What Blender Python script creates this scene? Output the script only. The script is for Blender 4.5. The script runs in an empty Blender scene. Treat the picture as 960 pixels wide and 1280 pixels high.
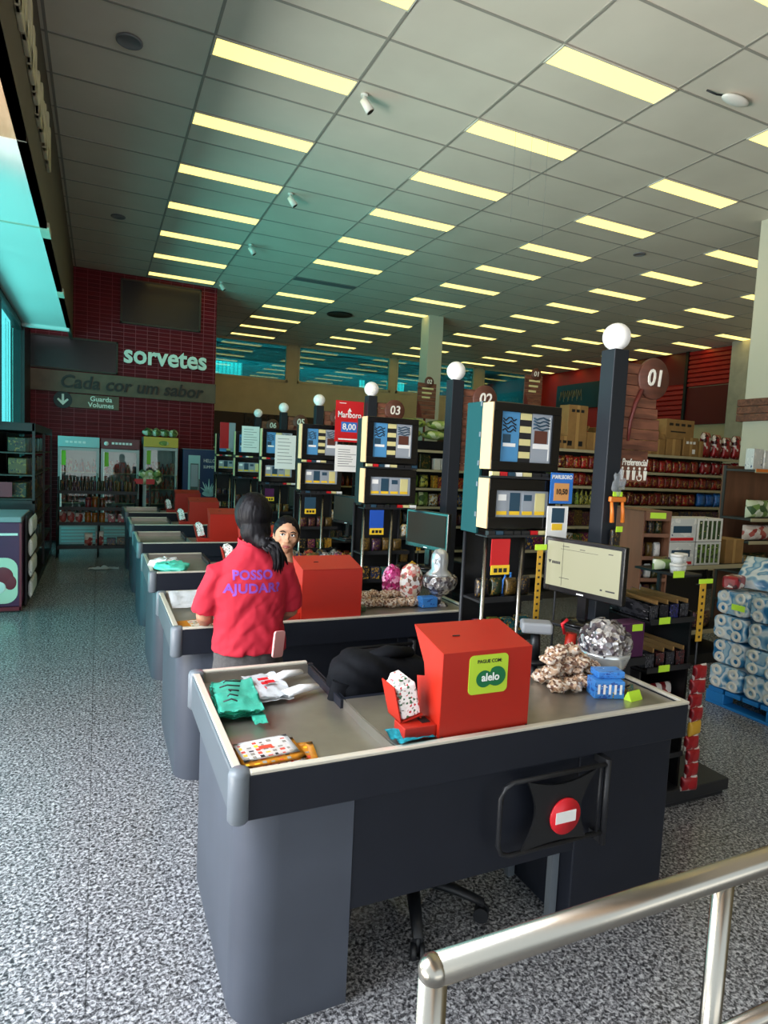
import bpy, bmesh, math, random
from mathutils import Vector, Matrix, noise
PI = math.pi
RND = random.Random(11)
SC = bpy.context.scene
COL = SC.collection
V = Vector

# ------------------------------------------------------------------ materials
def lin(c):
    if isinstance(c, str):
        c = [int(c[i:i + 2], 16) for i in (0, 2, 4)]
    out = []
    for v in c[:3]:
        v = v / 255.0
        out.append(v / 12.92 if v <= 0.04045 else ((v + 0.055) / 1.055) ** 2.4)
    return (out[0], out[1], out[2], 1.0)

def newmat(name):
    m = bpy.data.materials.new(name)
    m.use_nodes = True
    nt = m.node_tree
    b = nt.nodes['Principled BSDF']
    return m, nt, b

def mat(name, col, rough=0.5, metal=0.0, spec=0.5, var=0.0, vscale=30, bump=0.0, bscale=60, coat=0.0, alpha=1.0, emit=None, estr=1.0, trans=0.0):
    m, nt, b = newmat(name)
    c = lin(col)
    b.inputs['Base Color'].default_value = c
    b.inputs['Roughness'].default_value = rough
    b.inputs['Metallic'].default_value = metal
    b.inputs['Specular IOR Level'].default_value = spec
    b.inputs['Coat Weight'].default_value = coat
    b.inputs['Alpha'].default_value = alpha
    b.inputs['Transmission Weight'].default_value = trans
    if emit is not None:
        b.inputs['Emission Color'].default_value = lin(emit)
        b.inputs['Emission Strength'].default_value = estr
    tc = None
    if var > 0 or bump > 0:
        tc = nt.nodes.new('ShaderNodeTexCoord')
    if var > 0:
        n = nt.nodes.new('ShaderNodeTexNoise'); n.inputs['Scale'].default_value = vscale; n.inputs['Detail'].default_value = 4
        nt.links.new(tc.outputs['Object'], n.inputs['Vector'])
        r = nt.nodes.new('ShaderNodeValToRGB')
        r.color_ramp.elements[0].position = 0.3; r.color_ramp.elements[1].position = 0.7
        r.color_ramp.elements[0].color = (c[0] * (1 - var), c[1] * (1 - var), c[2] * (1 - var), 1)
        r.color_ramp.elements[1].color = (min(1, c[0] * (1 + var)), min(1, c[1] * (1 + var)), min(1, c[2] * (1 + var)), 1)
        nt.links.new(n.outputs['Fac'], r.inputs['Fac']); nt.links.new(r.outputs['Color'], b.inputs['Base Color'])
    if bump > 0:
        n2 = nt.nodes.new('ShaderNodeTexNoise'); n2.inputs['Scale'].default_value = bscale; n2.inputs['Detail'].default_value = 3
        nt.links.new(tc.outputs['Object'], n2.inputs['Vector'])
        bp = nt.nodes.new('ShaderNodeBump'); bp.inputs['Strength'].default_value = bump; bp.inputs['Distance'].default_value = 0.01
        nt.links.new(n2.outputs['Fac'], bp.inputs['Height']); nt.links.new(bp.outputs['Normal'], b.inputs['Normal'])
    return m

def emis(name, col, strength):
    m, nt, b = newmat(name)
    b.inputs['Base Color'].default_value = lin(col)
    b.inputs['Emission Color'].default_value = lin(col)
    b.inputs['Emission Strength'].default_value = strength
    b.inputs['Roughness'].default_value = 0.4
    return m

def ramp(nt, stops, interp='LINEAR'):
    r = nt.nodes.new('ShaderNodeValToRGB')
    cr = r.color_ramp; cr.interpolation = interp
    while len(cr.elements) < len(stops):
        cr.elements.new(0.5)
    for e, (p, c) in zip(cr.elements, stops):
        e.position = p; e.color = lin(c)
    return r

def prod(name, cols, prints, scale=7.0, rough=0.35, amount=0.5, band=False):
    """printed packaging: body colour picked per object, printed patches from noise"""
    m, nt, b = newmat(name)
    oi = nt.nodes.new('ShaderNodeObjectInfo')
    tc = nt.nodes.new('ShaderNodeTexCoord')
    r1 = ramp(nt, [(i / len(cols), c) for i, c in enumerate(cols)], 'CONSTANT')
    nt.links.new(oi.outputs['Random'], r1.inputs['Fac'])
    n = nt.nodes.new('ShaderNodeTexNoise'); n.noise_dimensions = '4D'
    n.inputs['Scale'].default_value = scale; n.inputs['Detail'].default_value = 2.5
    nt.links.new(tc.outputs['Generated'], n.inputs['Vector'])
    mu = nt.nodes.new('ShaderNodeMath'); mu.operation = 'MULTIPLY'; mu.inputs[1].default_value = 37.0
    nt.links.new(oi.outputs['Random'], mu.inputs[0]); nt.links.new(mu.outputs[0], n.inputs['W'])
    r2 = ramp(nt, [(i / len(prints), c) for i, c in enumerate(prints)], 'CONSTANT')
    n2 = nt.nodes.new('ShaderNodeTexNoise'); n2.noise_dimensions = '4D'
    n2.inputs['Scale'].default_value = scale * 1.3
    nt.links.new(tc.outputs['Generated'], n2.inputs['Vector']); nt.links.new(mu.outputs[0], n2.inputs['W'])
    nt.links.new(n2.outputs['Fac'], r2.inputs['Fac'])
    st = nt.nodes.new('ShaderNodeMath'); st.operation = 'GREATER_THAN'; st.inputs[1].default_value = 1 - amount
    nt.links.new(n.outputs['Fac'], st.inputs[0])
    mx = nt.nodes.new('ShaderNodeMixRGB')
    nt.links.new(st.outputs[0], mx.inputs['Fac'])
    nt.links.new(r1.outputs['Color'], mx.inputs['Color1']); nt.links.new(r2.outputs['Color'], mx.inputs['Color2'])
    nt.links.new(mx.outputs['Color'], b.inputs['Base Color'])
    b.inputs['Roughness'].default_value = rough
    return m

def voronoi_cells(name, cols, scale, rough=0.35, metal=0.0, dist='Object', bump=0.3):
    m, nt, b = newmat(name)
    tc = nt.nodes.new('ShaderNodeTexCoord')
    v = nt.nodes.new('ShaderNodeTexVoronoi'); v.inputs['Scale'].default_value = scale
    nt.links.new(tc.outputs[dist], v.inputs['Vector'])
    sx = nt.nodes.new('ShaderNodeSeparateColor'); nt.links.new(v.outputs['Color'], sx.inputs[0])
    r = ramp(nt, [(i / len(cols), c) for i, c in enumerate(cols)], 'CONSTANT')
    nt.links.new(sx.outputs[0], r.inputs['Fac']); nt.links.new(r.outputs['Color'], b.inputs['Base Color'])
    b.inputs['Roughness'].default_value = rough; b.inputs['Metallic'].default_value = metal
    if bump:
        bp = nt.nodes.new('ShaderNodeBump'); bp.inputs['Strength'].default_value = bump; bp.inputs['Distance'].default_value = 0.01
        nt.links.new(v.outputs['Distance'], bp.inputs['Height']); nt.links.new(bp.outputs['Normal'], b.inputs['Normal'])
    return m

def brickmat(name, c1, c2, mortar, bw, bh, msize=0.01, rough=0.4, axis='XZ', offset=0.0, noisebump=0.0, spec=0.5):
    m, nt, b = newmat(name)
    tc = nt.nodes.new('ShaderNodeTexCoord')
    sp = nt.nodes.new('ShaderNodeSeparateXYZ'); cb = nt.nodes.new('ShaderNodeCombineXYZ')
    nt.links.new(tc.outputs['Object'], sp.inputs[0])
    nt.links.new(sp.outputs[axis[0]], cb.inputs['X']); nt.links.new(sp.outputs[axis[1]], cb.inputs['Y'])
    br = nt.nodes.new('ShaderNodeTexBrick')
    br.inputs['Scale'].default_value = 1.0; br.inputs['Brick Width'].default_value = bw; br.inputs['Row Height'].default_value = bh
    br.inputs['Mortar Size'].default_value = msize; br.offset = offset; br.squash = 1.0
    br.inputs['Color1'].default_value = lin(c1); br.inputs['Color2'].default_value = lin(c2); br.inputs['Mortar'].default_value = lin(mortar)
    nt.links.new(cb.outputs[0], br.inputs['Vector'])
    nt.links.new(br.outputs['Color'], b.inputs['Base Color'])
    b.inputs['Roughness'].default_value = rough
    b.inputs['Specular IOR Level'].default_value = spec
    bp = nt.nodes.new('ShaderNodeBump'); bp.inputs['Strength'].default_value = 0.4; bp.inputs['Distance'].default_value = 0.005; bp.invert = True
    nt.links.new(br.outputs['Fac'], bp.inputs['Height']); nt.links.new(bp.outputs['Normal'], b.inputs['Normal'])
    return m

def granite():
    m, nt, b = newmat('grey speckled granite')
    tc = nt.nodes.new('ShaderNodeTexCoord')
    n = nt.nodes.new('ShaderNodeTexNoise'); n.inputs['Scale'].default_value = 75; n.inputs['Detail'].default_value = 4; n.inputs['Roughness'].default_value = 0.6
    n.inputs['Distortion'].default_value = 0.6
    nt.links.new(tc.outputs['Object'], n.inputs['Vector'])
    r = ramp(nt, [(0.36, '2b2b2e'), (0.46, '5c5c5f'), (0.54, '8e8e91'), (0.66, 'c4c4c6')])
    nt.links.new(n.outputs['Fac'], r.inputs['Fac'])
    br = nt.nodes.new('ShaderNodeTexBrick'); br.offset = 0.0
    br.inputs['Scale'].default_value = 1; br.inputs['Brick Width'].default_value = 1.2; br.inputs['Row Height'].default_value = 1.2
    br.inputs['Mortar Size'].default_value = 0.003
    br.inputs['Color1'].default_value = (1, 1, 1, 1); br.inputs['Color2'].default_value = (0.93, 0.93, 0.93, 1); br.inputs['Mortar'].default_value = (0.5, 0.5, 0.5, 1)
    mp = nt.nodes.new('ShaderNodeMapping'); mp.inputs['Location'].default_value = (0.02, 0.35, 0)
    nt.links.new(tc.outputs['Object'], mp.inputs['Vector']); nt.links.new(mp.outputs[0], br.inputs['Vector'])
    mx = nt.nodes.new('ShaderNodeMixRGB'); mx.blend_type = 'MULTIPLY'; mx.inputs['Fac'].default_value = 1
    nt.links.new(r.outputs['Color'], mx.inputs['Color1']); nt.links.new(br.outputs['Color'], mx.inputs['Color2'])
    nt.links.new(mx.outputs['Color'], b.inputs['Base Color'])
    b.inputs['Roughness'].default_value = 0.22; b.inputs['Specular IOR Level'].default_value = 0.45
    return m

def ceilingmat():
    m, nt, b = newmat('painted mineral ceiling tile')
    tc = nt.nodes.new('ShaderNodeTexCoord')
    base = lin('b9b6ae')
    n = nt.nodes.new('ShaderNodeTexNoise'); n.inputs['Scale'].default_value = 1.3; n.inputs['Detail'].default_value = 3
    nt.links.new(tc.outputs['Object'], n.inputs['Vector'])
    r = ramp(nt, [(0.3, 'd6ccbd'), (0.7, 'e1d7c8')]); nt.links.new(n.outputs['Fac'], r.inputs['Fac'])
    prev = r.outputs['Color']
    # old water stains: rings with a shape of their own
    dn = nt.nodes.new('ShaderNodeTexNoise'); dn.inputs['Scale'].default_value = 6
    nt.links.new(tc.outputs['Object'], dn.inputs['Vector'])
    sub = nt.nodes.new('ShaderNodeVectorMath'); sub.operation = 'MULTIPLY_ADD'
    sub.inputs[1].default_value = (0.12, 0.12, 0); nt.links.new(dn.outputs['Color'], sub.inputs[0]); nt.links.new(tc.outputs['Object'], sub.inputs[2])
    for (x, y, rad) in [(4.11, 4.10, 0.13), (3.83, 3.93, 0.075), (3.04, 4.12, 0.10), (4.93, 3.91, 0.12), (6.6, 7.25, 0.13), (7.6, 7.7, 0.12), (8.3, 7.9, 0.12), (9.0, 7.6, 0.1), (4.4, 9.2, 0.12), (3.5, 8.0, .1)]:
        d = nt.nodes.new('ShaderNodeVectorMath'); d.operation = 'DISTANCE'
        d.inputs[1].default_value = (x, y, 0); nt.links.new(sub.outputs[0], d.inputs[0])
        mm = nt.nodes.new('ShaderNodeMath'); mm.operation = 'DIVIDE'; mm.inputs[1].default_value = rad * 1.25
        nt.links.new(d.outputs['Value'], mm.inputs[0])
        rr = ramp(nt, [(0.0, (60, 60, 60)), (0.12, (150, 150, 150)), (0.5, (95, 95, 95)), (0.72, (185, 185, 185)), (0.8, (235, 235, 235)), (0.86, (0, 0, 0))])
        nt.links.new(mm.outputs[0], rr.inputs['Fac'])
        mx = nt.nodes.new('ShaderNodeMixRGB'); mx.inputs['Color2'].default_value = lin('85806f')
        nt.links.new(rr.outputs['Color'], mx.inputs['Fac']); nt.links.new(prev, mx.inputs['Color1'])
        prev = mx.outputs['Color']
    nt.links.new(prev, b.inputs['Base Color'])
    b.inputs['Roughness'].default_value = 0.55
    return m

def glassmat(name, tint, gloss=0.1, rough=0.0, fres=1.0):
    m = bpy.data.materials.new(name); m.use_nodes = True
    nt = m.node_tree; nt.nodes.clear()
    out = nt.nodes.new('ShaderNodeOutputMaterial')
    t = nt.nodes.new('ShaderNodeBsdfTransparent'); t.inputs['Color'].default_value = lin(tint)
    g = nt.nodes.new('ShaderNodeBsdfGlossy'); g.inputs['Roughness'].default_value = rough
    mx = nt.nodes.new('ShaderNodeMixShader')
    fr = nt.nodes.new('ShaderNodeFresnel'); fr.inputs['IOR'].default_value = 1.5
    ad = nt.nodes.new('ShaderNodeMath'); ad.operation = 'ADD'; ad.operation = 'MULTIPLY_ADD'; ad.inputs[1].default_value = fres; ad.inputs[2].default_value = gloss; ad.use_clamp = True
    nt.links.new(fr.outputs[0], ad.inputs[0]); nt.links.new(ad.outputs[0], mx.inputs['Fac'])
    nt.links.new(t.outputs[0], mx.inputs[1]); nt.links.new(g.outputs[0], mx.inputs[2]); nt.links.new(mx.outputs[0], out.inputs[0])
    return m

def woodmat(name, c1, c2, axis='Z', scale=14, slat=0.0, rough=0.5):
    m, nt, b = newmat(name)
    tc = nt.nodes.new('ShaderNodeTexCoord')
    mp = nt.nodes.new('ShaderNodeMapping')
    s = {'X': (0.15, 1, 1), 'Y': (1, 0.15, 1), 'Z': (1, 1, 0.15)}[axis]
    mp.inputs['Scale'].default_value = s
    nt.links.new(tc.outputs['Object'], mp.inputs['Vector'])
    n = nt.nodes.new('ShaderNodeTexNoise'); n.inputs['Scale'].default_value = scale; n.inputs['Detail'].default_value = 6; n.inputs['Distortion'].default_value = 1.2
    nt.links.new(mp.outputs[0], n.inputs['Vector'])
    r = ramp(nt, [(0.3, c1), (0.7, c2)])
    nt.links.new(n.outputs['Fac'], r.inputs['Fac'])
    nt.links.new(r.outputs['Color'], b.inputs['Base Color'])
    b.inputs['Roughness'].default_value = rough
    return m

M = {}
def setup_mats():
    M['granite'] = granite()
    M['ceil'] = ceilingmat()
    M['tbar'] = mat('grey ceiling grid bar', '9a948a', 0.5)
    M['lampframe'] = mat('white lamp trough', 'd8d4c4', 0.5)
    M['lamp'] = emis('lit lamp diffuser', (255, 226, 122), 2.3)
    M['tile'] = brickmat('glazed red wall tile', '6d0c18', '5c0812', '94434b', 0.215, 0.077, 0.005, 0.4, 'XZ', spec=0.15)
    M['wallbeige'] = mat('beige painted plaster', 'c9b995', 0.75, var=0.06, vscale=3)
    M['wallbrown'] = mat('dark brown fascia', '3d2c22', 0.6)
    M['bandbrown'] = mat('brown timber band', '6a5140', 0.55, var=0.15, vscale=6)
    M['inkbrown'] = mat('dark raised lettering', '1d1512', 0.5)
    M['white'] = mat('white plastic', 'e6e4dd', 0.4)
    M['letterwhite'] = mat('cream white lettering', 'f0ece0', 0.4)
    M['mirror'] = mat('dark perforated panel', '1e0d10', 0.25, var=0.5, vscale=25)
    M['beam'] = mat('dark taupe painted beam', '5d544b', 0.7, var=0.05, vscale=4)
    M['soffit'] = mat('white painted soffit', 'd9dcda', 0.6)
    M['soffitwood'] = woodmat('pale timber soffit', 'b08d6c', 'd0b090', 'Y', 10)
    M['cream'] = mat('cream plaster letters', 'cfc7ac', 0.6)
    M['alu'] = mat('dark aluminium frame', '2b2d2e', 0.4, 0.5)
    M['aluteal'] = mat('pale blind strip', 'bfe9e6', 0.5)
    M['glassteal'] = glassmat('teal tinted shopfront glass', (165, 243, 242), 0.02, fres=0.12)
    M['glassteal2'] = glassmat('dark teal office glass', (110, 200, 202), 0.10)
    M['glassclear'] = glassmat('clear glass', (235, 245, 243), 0.02, fres=0.5)
    M['teal_room'] = mat('teal office wall', '2f8288', 0.8)
    M['lit_win'] = emis('daylit office window', (150, 235, 230), 1.6)
    M['redslat'] = mat('red corrugated cladding', 'a8221c', 0.45)
    M['reddark'] = mat('dark red panel', '5e0d10', 0.45)
    M['redpaint'] = mat('red painted wall', 'b51d18', 0.6)
    M['menu'] = mat('black menu board', '15201e', 0.4)
    M['concrete'] = mat('pale concrete column', 'b7b3a2', 0.8, var=0.12, vscale=5)
    M['colpaint'] = mat('cream painted column', 'c9c3ae', 0.7)
    M['wood'] = woodmat('brown slatted timber', '4f2d20', '8a5640', 'X', 22)
    M['wooddk'] = mat('dark red-brown trim', '5c211b', 0.5)
    M['wooddisc'] = woodmat('dark timber disc', '4a2a1f', '6a3d2d', 'X', 20)
    M['apron'] = mat('dark blue-grey laminate apron', '1b1e27', 0.42, spec=0.3, var=0.06, vscale=8)
    M['pedestal'] = mat('blue-grey steel pedestal', '434853', 0.45, var=0.08, vscale=5)
    M['cap'] = mat('grey rubber corner bumper', '666d74', 0.4)
    M['bumper'] = mat('bumper strip in lit-side grey', '50575e', 0.4)  # paler than the apron: light on the left side is in this colour
    M['steel'] = mat('brushed steel worktop', 'a59d92', 0.33, 0.8, var=0.08, vscale=8)
    M['trim'] = mat('pale aluminium edge trim', 'd4cdbd', 0.35, 0.3)
    M['chrome'] = mat('polished stainless steel', 'a8a297', 0.27, 1.0)
    M['red'] = mat('red powder-coated steel', 'a9200f', 0.42, spec=0.45)
    M['redsign'] = mat('red sign enamel', 'd3202b', 0.35)
    M['black'] = mat('black plastic', '131417', 0.45)
    M['blackgloss'] = mat('glossy black frame', '0e0e10', 0.2)
    M['blackmetal'] = mat('black painted metal', '1b1c20', 0.5)
    M['post'] = mat('charcoal post', '1f2329', 0.5, spec=0.3)
    M['globe'] = mat('opal white globe', 'f2f0ec', 0.3, emit='f2f0ec', estr=0.12)
    M['limelab'] = mat('lime green price tag', 'c3ee3a', 0.5)
    M['yellow'] = mat('yellow label strip', 'c99a2c', 0.5)
    M['yellowtag'] = mat('yellow price tag', 'f2c62c', 0.5)
    M['cardboard'] = mat('corrugated cardboard', '94703f', 0.8, var=0.1, vscale=12)
    M['tape'] = mat('parcel tape', 'b08a52', 0.3)
    M['brownboard'] = woodmat('brown laminated cardboard', '6a4632', '84583f', 'Z', 6)
    M['alelo'] = mat('lime sticker', 'b5d334', 0.45)
    M['aleloG'] = mat('deep green print', '0c6b3d', 0.45)
    M['ink'] = mat('black print', '17171a', 0.5)
    M['inkgrey'] = mat('grey print', '77777a', 0.5)
    M['paper'] = mat('white paper', 'f2f1ee', 0.6)
    M['teal_bag'] = mat('mint green plastic bag', '4fcdb4', 0.4, bump=0.4, bscale=25)
    M['white_bag'] = mat('white plastic bag', 'e9ecef', 0.4, bump=0.4, bscale=25)
    M['cloth'] = mat('turquoise cloth', '2db3c4', 0.85, bump=0.5, bscale=60, var=0.2, vscale=60)
    M['jacket'] = mat('black padded fabric', '0b0d12', 0.8, spec=0.15, bump=0.3, bscale=30)
    M['chair'] = mat('black chair plastic', '16181c', 0.5)
    M['screen'] = mat('lit checkout screen', '33332c', 0.3, emit='c6c6a0', estr=0.85)
    M['screenoff'] = mat('dark monitor screen', '2b2721', 0.5, spec=0.12)
    M['tealboard'] = mat('dark teal board', '14474a', 0.55, spec=0.25)
    M['woodedge'] = mat('raw pale wood edge', 'd8b888', 0.6)
    M['blueprint'] = mat('blue advert print', '4d8fc0', 0.4)
    M['greyprint'] = mat('grey advert print', '9aa1ab', 0.4)
    M['blueink'] = mat('royal blue print', '2353b5', 0.4)
    M['creamprint'] = mat('cream advert print', 'd9cf93', 0.4)
    M['brownprint'] = mat('brown advert print', '5c3328', 0.4)
    M['flyerpink'] = mat('red flyer print', 'c8442e', 0.5)
    M['flyergrey'] = mat('grey flyer print', '8d877c', 0.5)
    M['bluegrey'] = mat('dark blue-green pack print', '27465a', 0.4)
    M['skin'] = mat('brown skin', 'a8765a', 0.55)
    M['skin2'] = mat('tan skin', 'b98a6c', 0.55)
    M['lips'] = mat('rosy lips', '93504a', 0.45)
    M['hair'] = mat('black hair', '0b090d', 0.5, spec=0.16, var=0.4, vscale=60)
    M['shirt'] = mat('crimson cotton polo', 'a80b27', 0.8)
    M['shirt2'] = mat('red cotton polo', 'b3202c', 0.8)
    M['purple'] = mat('violet shirt print', '743898', 0.7)
    M['jeans'] = mat('charcoal denim', '4a4747', 0.85, var=0.2, vscale=80)
    M['shoe'] = mat('white trainer', 'd7d7d5', 0.6)
    M['pink'] = mat('pale pink phone case', 'd99a98', 0.4)
    M['eye'] = mat('eye white', 'e8e3dd', 0.3)
    M['iris'] = mat('dark iris', '20140f', 0.2)
    M['pallet'] = mat('blue plastic pallet', '1673b8', 0.5)
    M['fridge'] = mat('cooler cabinet grey', '9aa6a6', 0.4, 0.3)
    M['fridgedark'] = mat('cooler interior', '45544f', 0.6)
    M['fridgelight'] = emis('cooler strip light', (225, 245, 240), 0.9)
    M['headerblue'] = mat('pale blue cooler header', '9fc9cc', 0.4)
    M['headerred'] = mat('maroon cooler header', '6b2a30', 0.4)
    M['headeryellow'] = mat('yellow cooler header', 'd2b23c', 0.4)
    M['lime'] = mat('lime sticker strip', '7fbf2c', 0.5)
    M['navy'] = mat('navy cooler side', '16365e', 0.4)
    M['plum'] = mat('plum printed freezer panel', '4b1c46', 0.35, var=0.1, vscale=6)
    M['plumpink'] = mat('pale printed dessert', 'cdd7c0', 0.5)
    M['plumrim'] = mat('maroon freezer rim', '7b2030', 0.4)
    M['bottle'] = prod('bottled drinks', ['7a4a1e', '94601f', '3c2a1c', '5d2330', '2d4a2e'], ['d8cfa8', 'a03020', '2a2018'], 5, 0.2, 0.42)
    M['coolgoods'] = prod('chilled cartons and bottles', ['8c9a94', '4b5a55', '6d3a34', '2f4742', '9b8d70', '3d3f52'], ['d7ded8', 'a03a2c', '22332f'], 4, 0.3, 0.5)
    M['coffee'] = prod('red coffee packs', ['8e1518', '7a1014', 'a81c1c', '5a0e12', '96201a'], ['e0d0b4', '2a0d0c', 'c9a04c', '5a0e10'], 5, 0.35, 0.45)
    M['mixed'] = prod('mixed snack packs', ['a02a24', '27365f', 'c08a2a', '3d5a2a', '772258', 'd8d2c4', '2a2a2e', '1f6a70'], ['e6dfd0', '1c1c22', 'd2a33a', '8e2a28'], 5, 0.35, 0.48)
    M['darkmix'] = prod('dark snack packs', ['4a1f2c', '1f2a44', '5a4520', '24321f', '3f1f40', '24242a'], ['b9b3a8', '15151a', '8a6a2a', '6a2228'], 6, 0.3, 0.46)
    M['candybox'] = prod('confectionery display boxes', ['26242e', '2b2f6a', '5a2a2a', '2c4a63', '33333a', '46464d'], ['c9c7c4', '191920', '8f8d92'], 6, 0.35, 0.5)
    M['yellowgreen'] = prod('green and yellow packs', ['5e7d2a', '8fa83a', '33502a', 'b9b34a'], ['e0e0b0', '2a3a1c', 'd7c84a'], 5, 0.4, 0.5)
    M['candybag'] = voronoi_cells('clear bags of wrapped caramels', ['caa98c', 'a57f62', 'e2d3c2', '7b5747', 'd9bfa6', 'd8c8b8'], 85, 0.25, 0.0)
    M['foil'] = voronoi_cells('crumpled silver wrappers', ['b9b5b5', '8d8889', 'dedada', '57525a', 'c9c3c0', '6f6468'], 48, 0.18, 0.55, bump=0.8)
    M['pinkfoil'] = voronoi_cells('pink wrapped sweets', ['b8286c', 'd2498c', '86204e', 'e6a0c0'], 55, 0.25, 0.2)
    M['whitesweet'] = voronoi_cells('pale bagged sweets', ['ece2da', 'd8a89c', 'c86a62', 'efeae4', '7d5a4a', 'e7d4b8'], 45, 0.25, 0.0)
    M['glassware'] = mat('clear cut glass', 'd7dadb', 0.08, 0.55, spec=0.8)
    M['gumblue'] = prod('blue gum cartons', ['3f87d2', '2f73c4'], ['dfe9f5', '1f4fa0', '7fb2e6'], 5, 0.35, 0.42)
    M['tissue'] = voronoi_cells('white printed wrapper with red fruit', ['f1efec', 'f4f2f0', 'c8323a', 'eeecea', 'f3f1ee', '3d6b4a', 'f2f0ee', 'f2f0ee', 'e9e6e2', 'f3f1ee', 'f2f0ee', 'f4f2f0', '9a9890'], 130, 0.5, bump=0.0)
    M['flyer'] = voronoi_cells('offer flyer print', ['f4efe2', 'e9e4da', 'e2a52a', 'd34a2a', 'f6f1e6', 'f0ead8', '8b8a5a', 'efe9d8'], 75, 0.5, bump=0.0)
    M['flyerorange'] = mat('orange flyer paper', 'e99a22', 0.5, var=0.1, vscale=20)
    M['wrapblue'] = None
    M['carton'] = prod('white printed cartons', ['d9d7cf', 'cfd0cb'], ['b02a2e', '2d3a6a', 'e6e4dc', 'e6e4dc', '8fa08a'], 4, 0.45, 0.4)
    M['redpack'] = voronoi_cells('red and white snack sachets', ['8a1018', 'a01820', 'd8cfc8', '6a0c14', '93131c', 'e2dad2', '3a0c10'], 22, 0.3, bump=0.2)
    M['orangeplastic'] = mat('orange plastic handle', 'd9762a', 0.4)
    M['clearbag'] = mat('clear film', 'aab0b4', 0.2, alpha=0.3)
    M['cupwhite'] = mat('white tub', 'd6d2c8', 0.4)
    M['greenbag'] = voronoi_cells('green and white bags', ['c9d2b0', '6f8f4a', 'dfe3cf', '3a5a33', 'a9ba7e'], 14, 0.4, bump=0.2)
    M['snackred'] = voronoi_cells('red and white bags', ['c9b9ae', '9a3a34', 'd8ccc2', 'b4564c', 'e0d8d0'], 16, 0.35, bump=0.2)
    M['greencloth'] = voronoi_cells('green striped bags', ['b9c274', '6b8a3f', 'd8daa8', '44602c', '95aa50'], 12, 0.5, bump=0.2)
    M['marlred'] = mat('bright red poster', 'c8181f', 0.4)
    M['marlblue'] = mat('blue poster', '2f74c8', 0.4)
    M['silverstrip'] = mat('beige shelf rail', 'b3a988', 0.5, 0.0)
    M['shelf'] = mat('dark shelf steel', '3a3734', 0.55)
    M['shelfblack'] = mat('black shelf steel', '18181b', 0.55)
    M['perf'] = mat('black perforated steel', '0f0f12', 0.5, var=0.6, vscale=120)
    M['outdoor'] = mat('sunlit pavement', 'a9a8a2', 0.8)
    M['greybox'] = mat('grey scanner plastic', '8d9094', 0.45)
setup_mats()

def tpack():
    m, nt, b = newmat('blue and white printed film')
    tc = nt.nodes.new('ShaderNodeTexCoord'); oi = nt.nodes.new('ShaderNodeObjectInfo')
    w = nt.nodes.new('ShaderNodeTexNoise'); w.noise_dimensions = '4D'; w.inputs['Scale'].default_value = 9; w.inputs['Detail'].default_value = 1.0
    mu = nt.nodes.new('ShaderNodeMath'); mu.operation = 'MULTIPLY'; mu.inputs[1].default_value = 50
    nt.links.new(oi.outputs['Random'], mu.inputs[0]); nt.links.new(mu.outputs[0], w.inputs['W'])
    nt.links.new(tc.outputs['Object'], w.inputs['Vector'])
    r = ramp(nt, [(0.0, '123f66'), (0.40, '2c6f9c'), (0.47, '8fb4c8'), (0.50, 'd4dadc'), (0.56, 'c4cdd0'), (0.585, '3b7ea6'), (0.65, '9db9c8')])
    nt.links.new(w.outputs['Fac'], r.inputs['Fac']); nt.links.new(r.outputs['Color'], b.inputs['Base Color'])
    b.inputs['Roughness'].default_value = 0.22; b.inputs['Coat Weight'].default_value = 0.3
    return m
M['wrapblue'] = tpack()

# ------------------------------------------------------------------ mesh helpers
def B(): return bmesh.new()

def box(bm, x0, x1, y0, y1, z0, z1, mi=0, bev=0.0, seg=2, mx=None):
    t = bmesh.new()
    vs = [t.verts.new((x, y, z)) for z in (z0, z1) for y in (y0, y1) for x in (x0, x1)]
    for f in ((0, 2, 3, 1), (4, 5, 7, 6), (0, 1, 5, 4), (2, 6, 7, 3), (0, 4, 6, 2), (1, 3, 7, 5)):
        t.faces.new([vs[i] for i in f])
    if bev > 0:
        bmesh.ops.bevel(t, geom=t.edges[:], offset=bev, segments=seg, profile=0.5, affect='EDGES')
    merge(bm, t, mi, mx)

def merge(bm, t, mi=0, mx=None):
    if mx is not None:
        bmesh.ops.transform(t, matrix=mx, verts=t.verts)
    t.verts.index_update()
    m = [bm.verts.new(v.co) for v in t.verts]
    for f in t.faces:
        try:
            nf = bm.faces.new([m[v.index] for v in f.verts]); nf.material_index = mi if mi is not None else f.material_index
            nf.smooth = f.smooth
        except ValueError:
            pass
    t.free()

def frame(t, ref):
    t = t.normalized()
    a = ref - t * ref.dot(t)
    if a.length < 1e-4:
        a = V((1, 0, 0)) - t * t.x
    a.normalize()
    return a, t.cross(a)

def loft(bm, rings, mi=0, cap=True, closed=True):
    vr = [[bm.verts.new(p) for p in r] for r in rings]
    n = len(vr[0])
    for i in range(len(vr) - 1):
        for j in range(n if closed else n - 1):
            k = (j + 1) % n
            f = bm.faces.new((vr[i][j], vr[i][k], vr[i + 1][k], vr[i + 1][j])); f.material_index = mi; f.smooth = True
    if cap and closed:
        for r, s in ((vr[0], 1), (vr[-1], 0)):
            try:
                f = bm.faces.new(r[::-1] if s else r); f.material_index = mi
            except ValueError:
                pass

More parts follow.
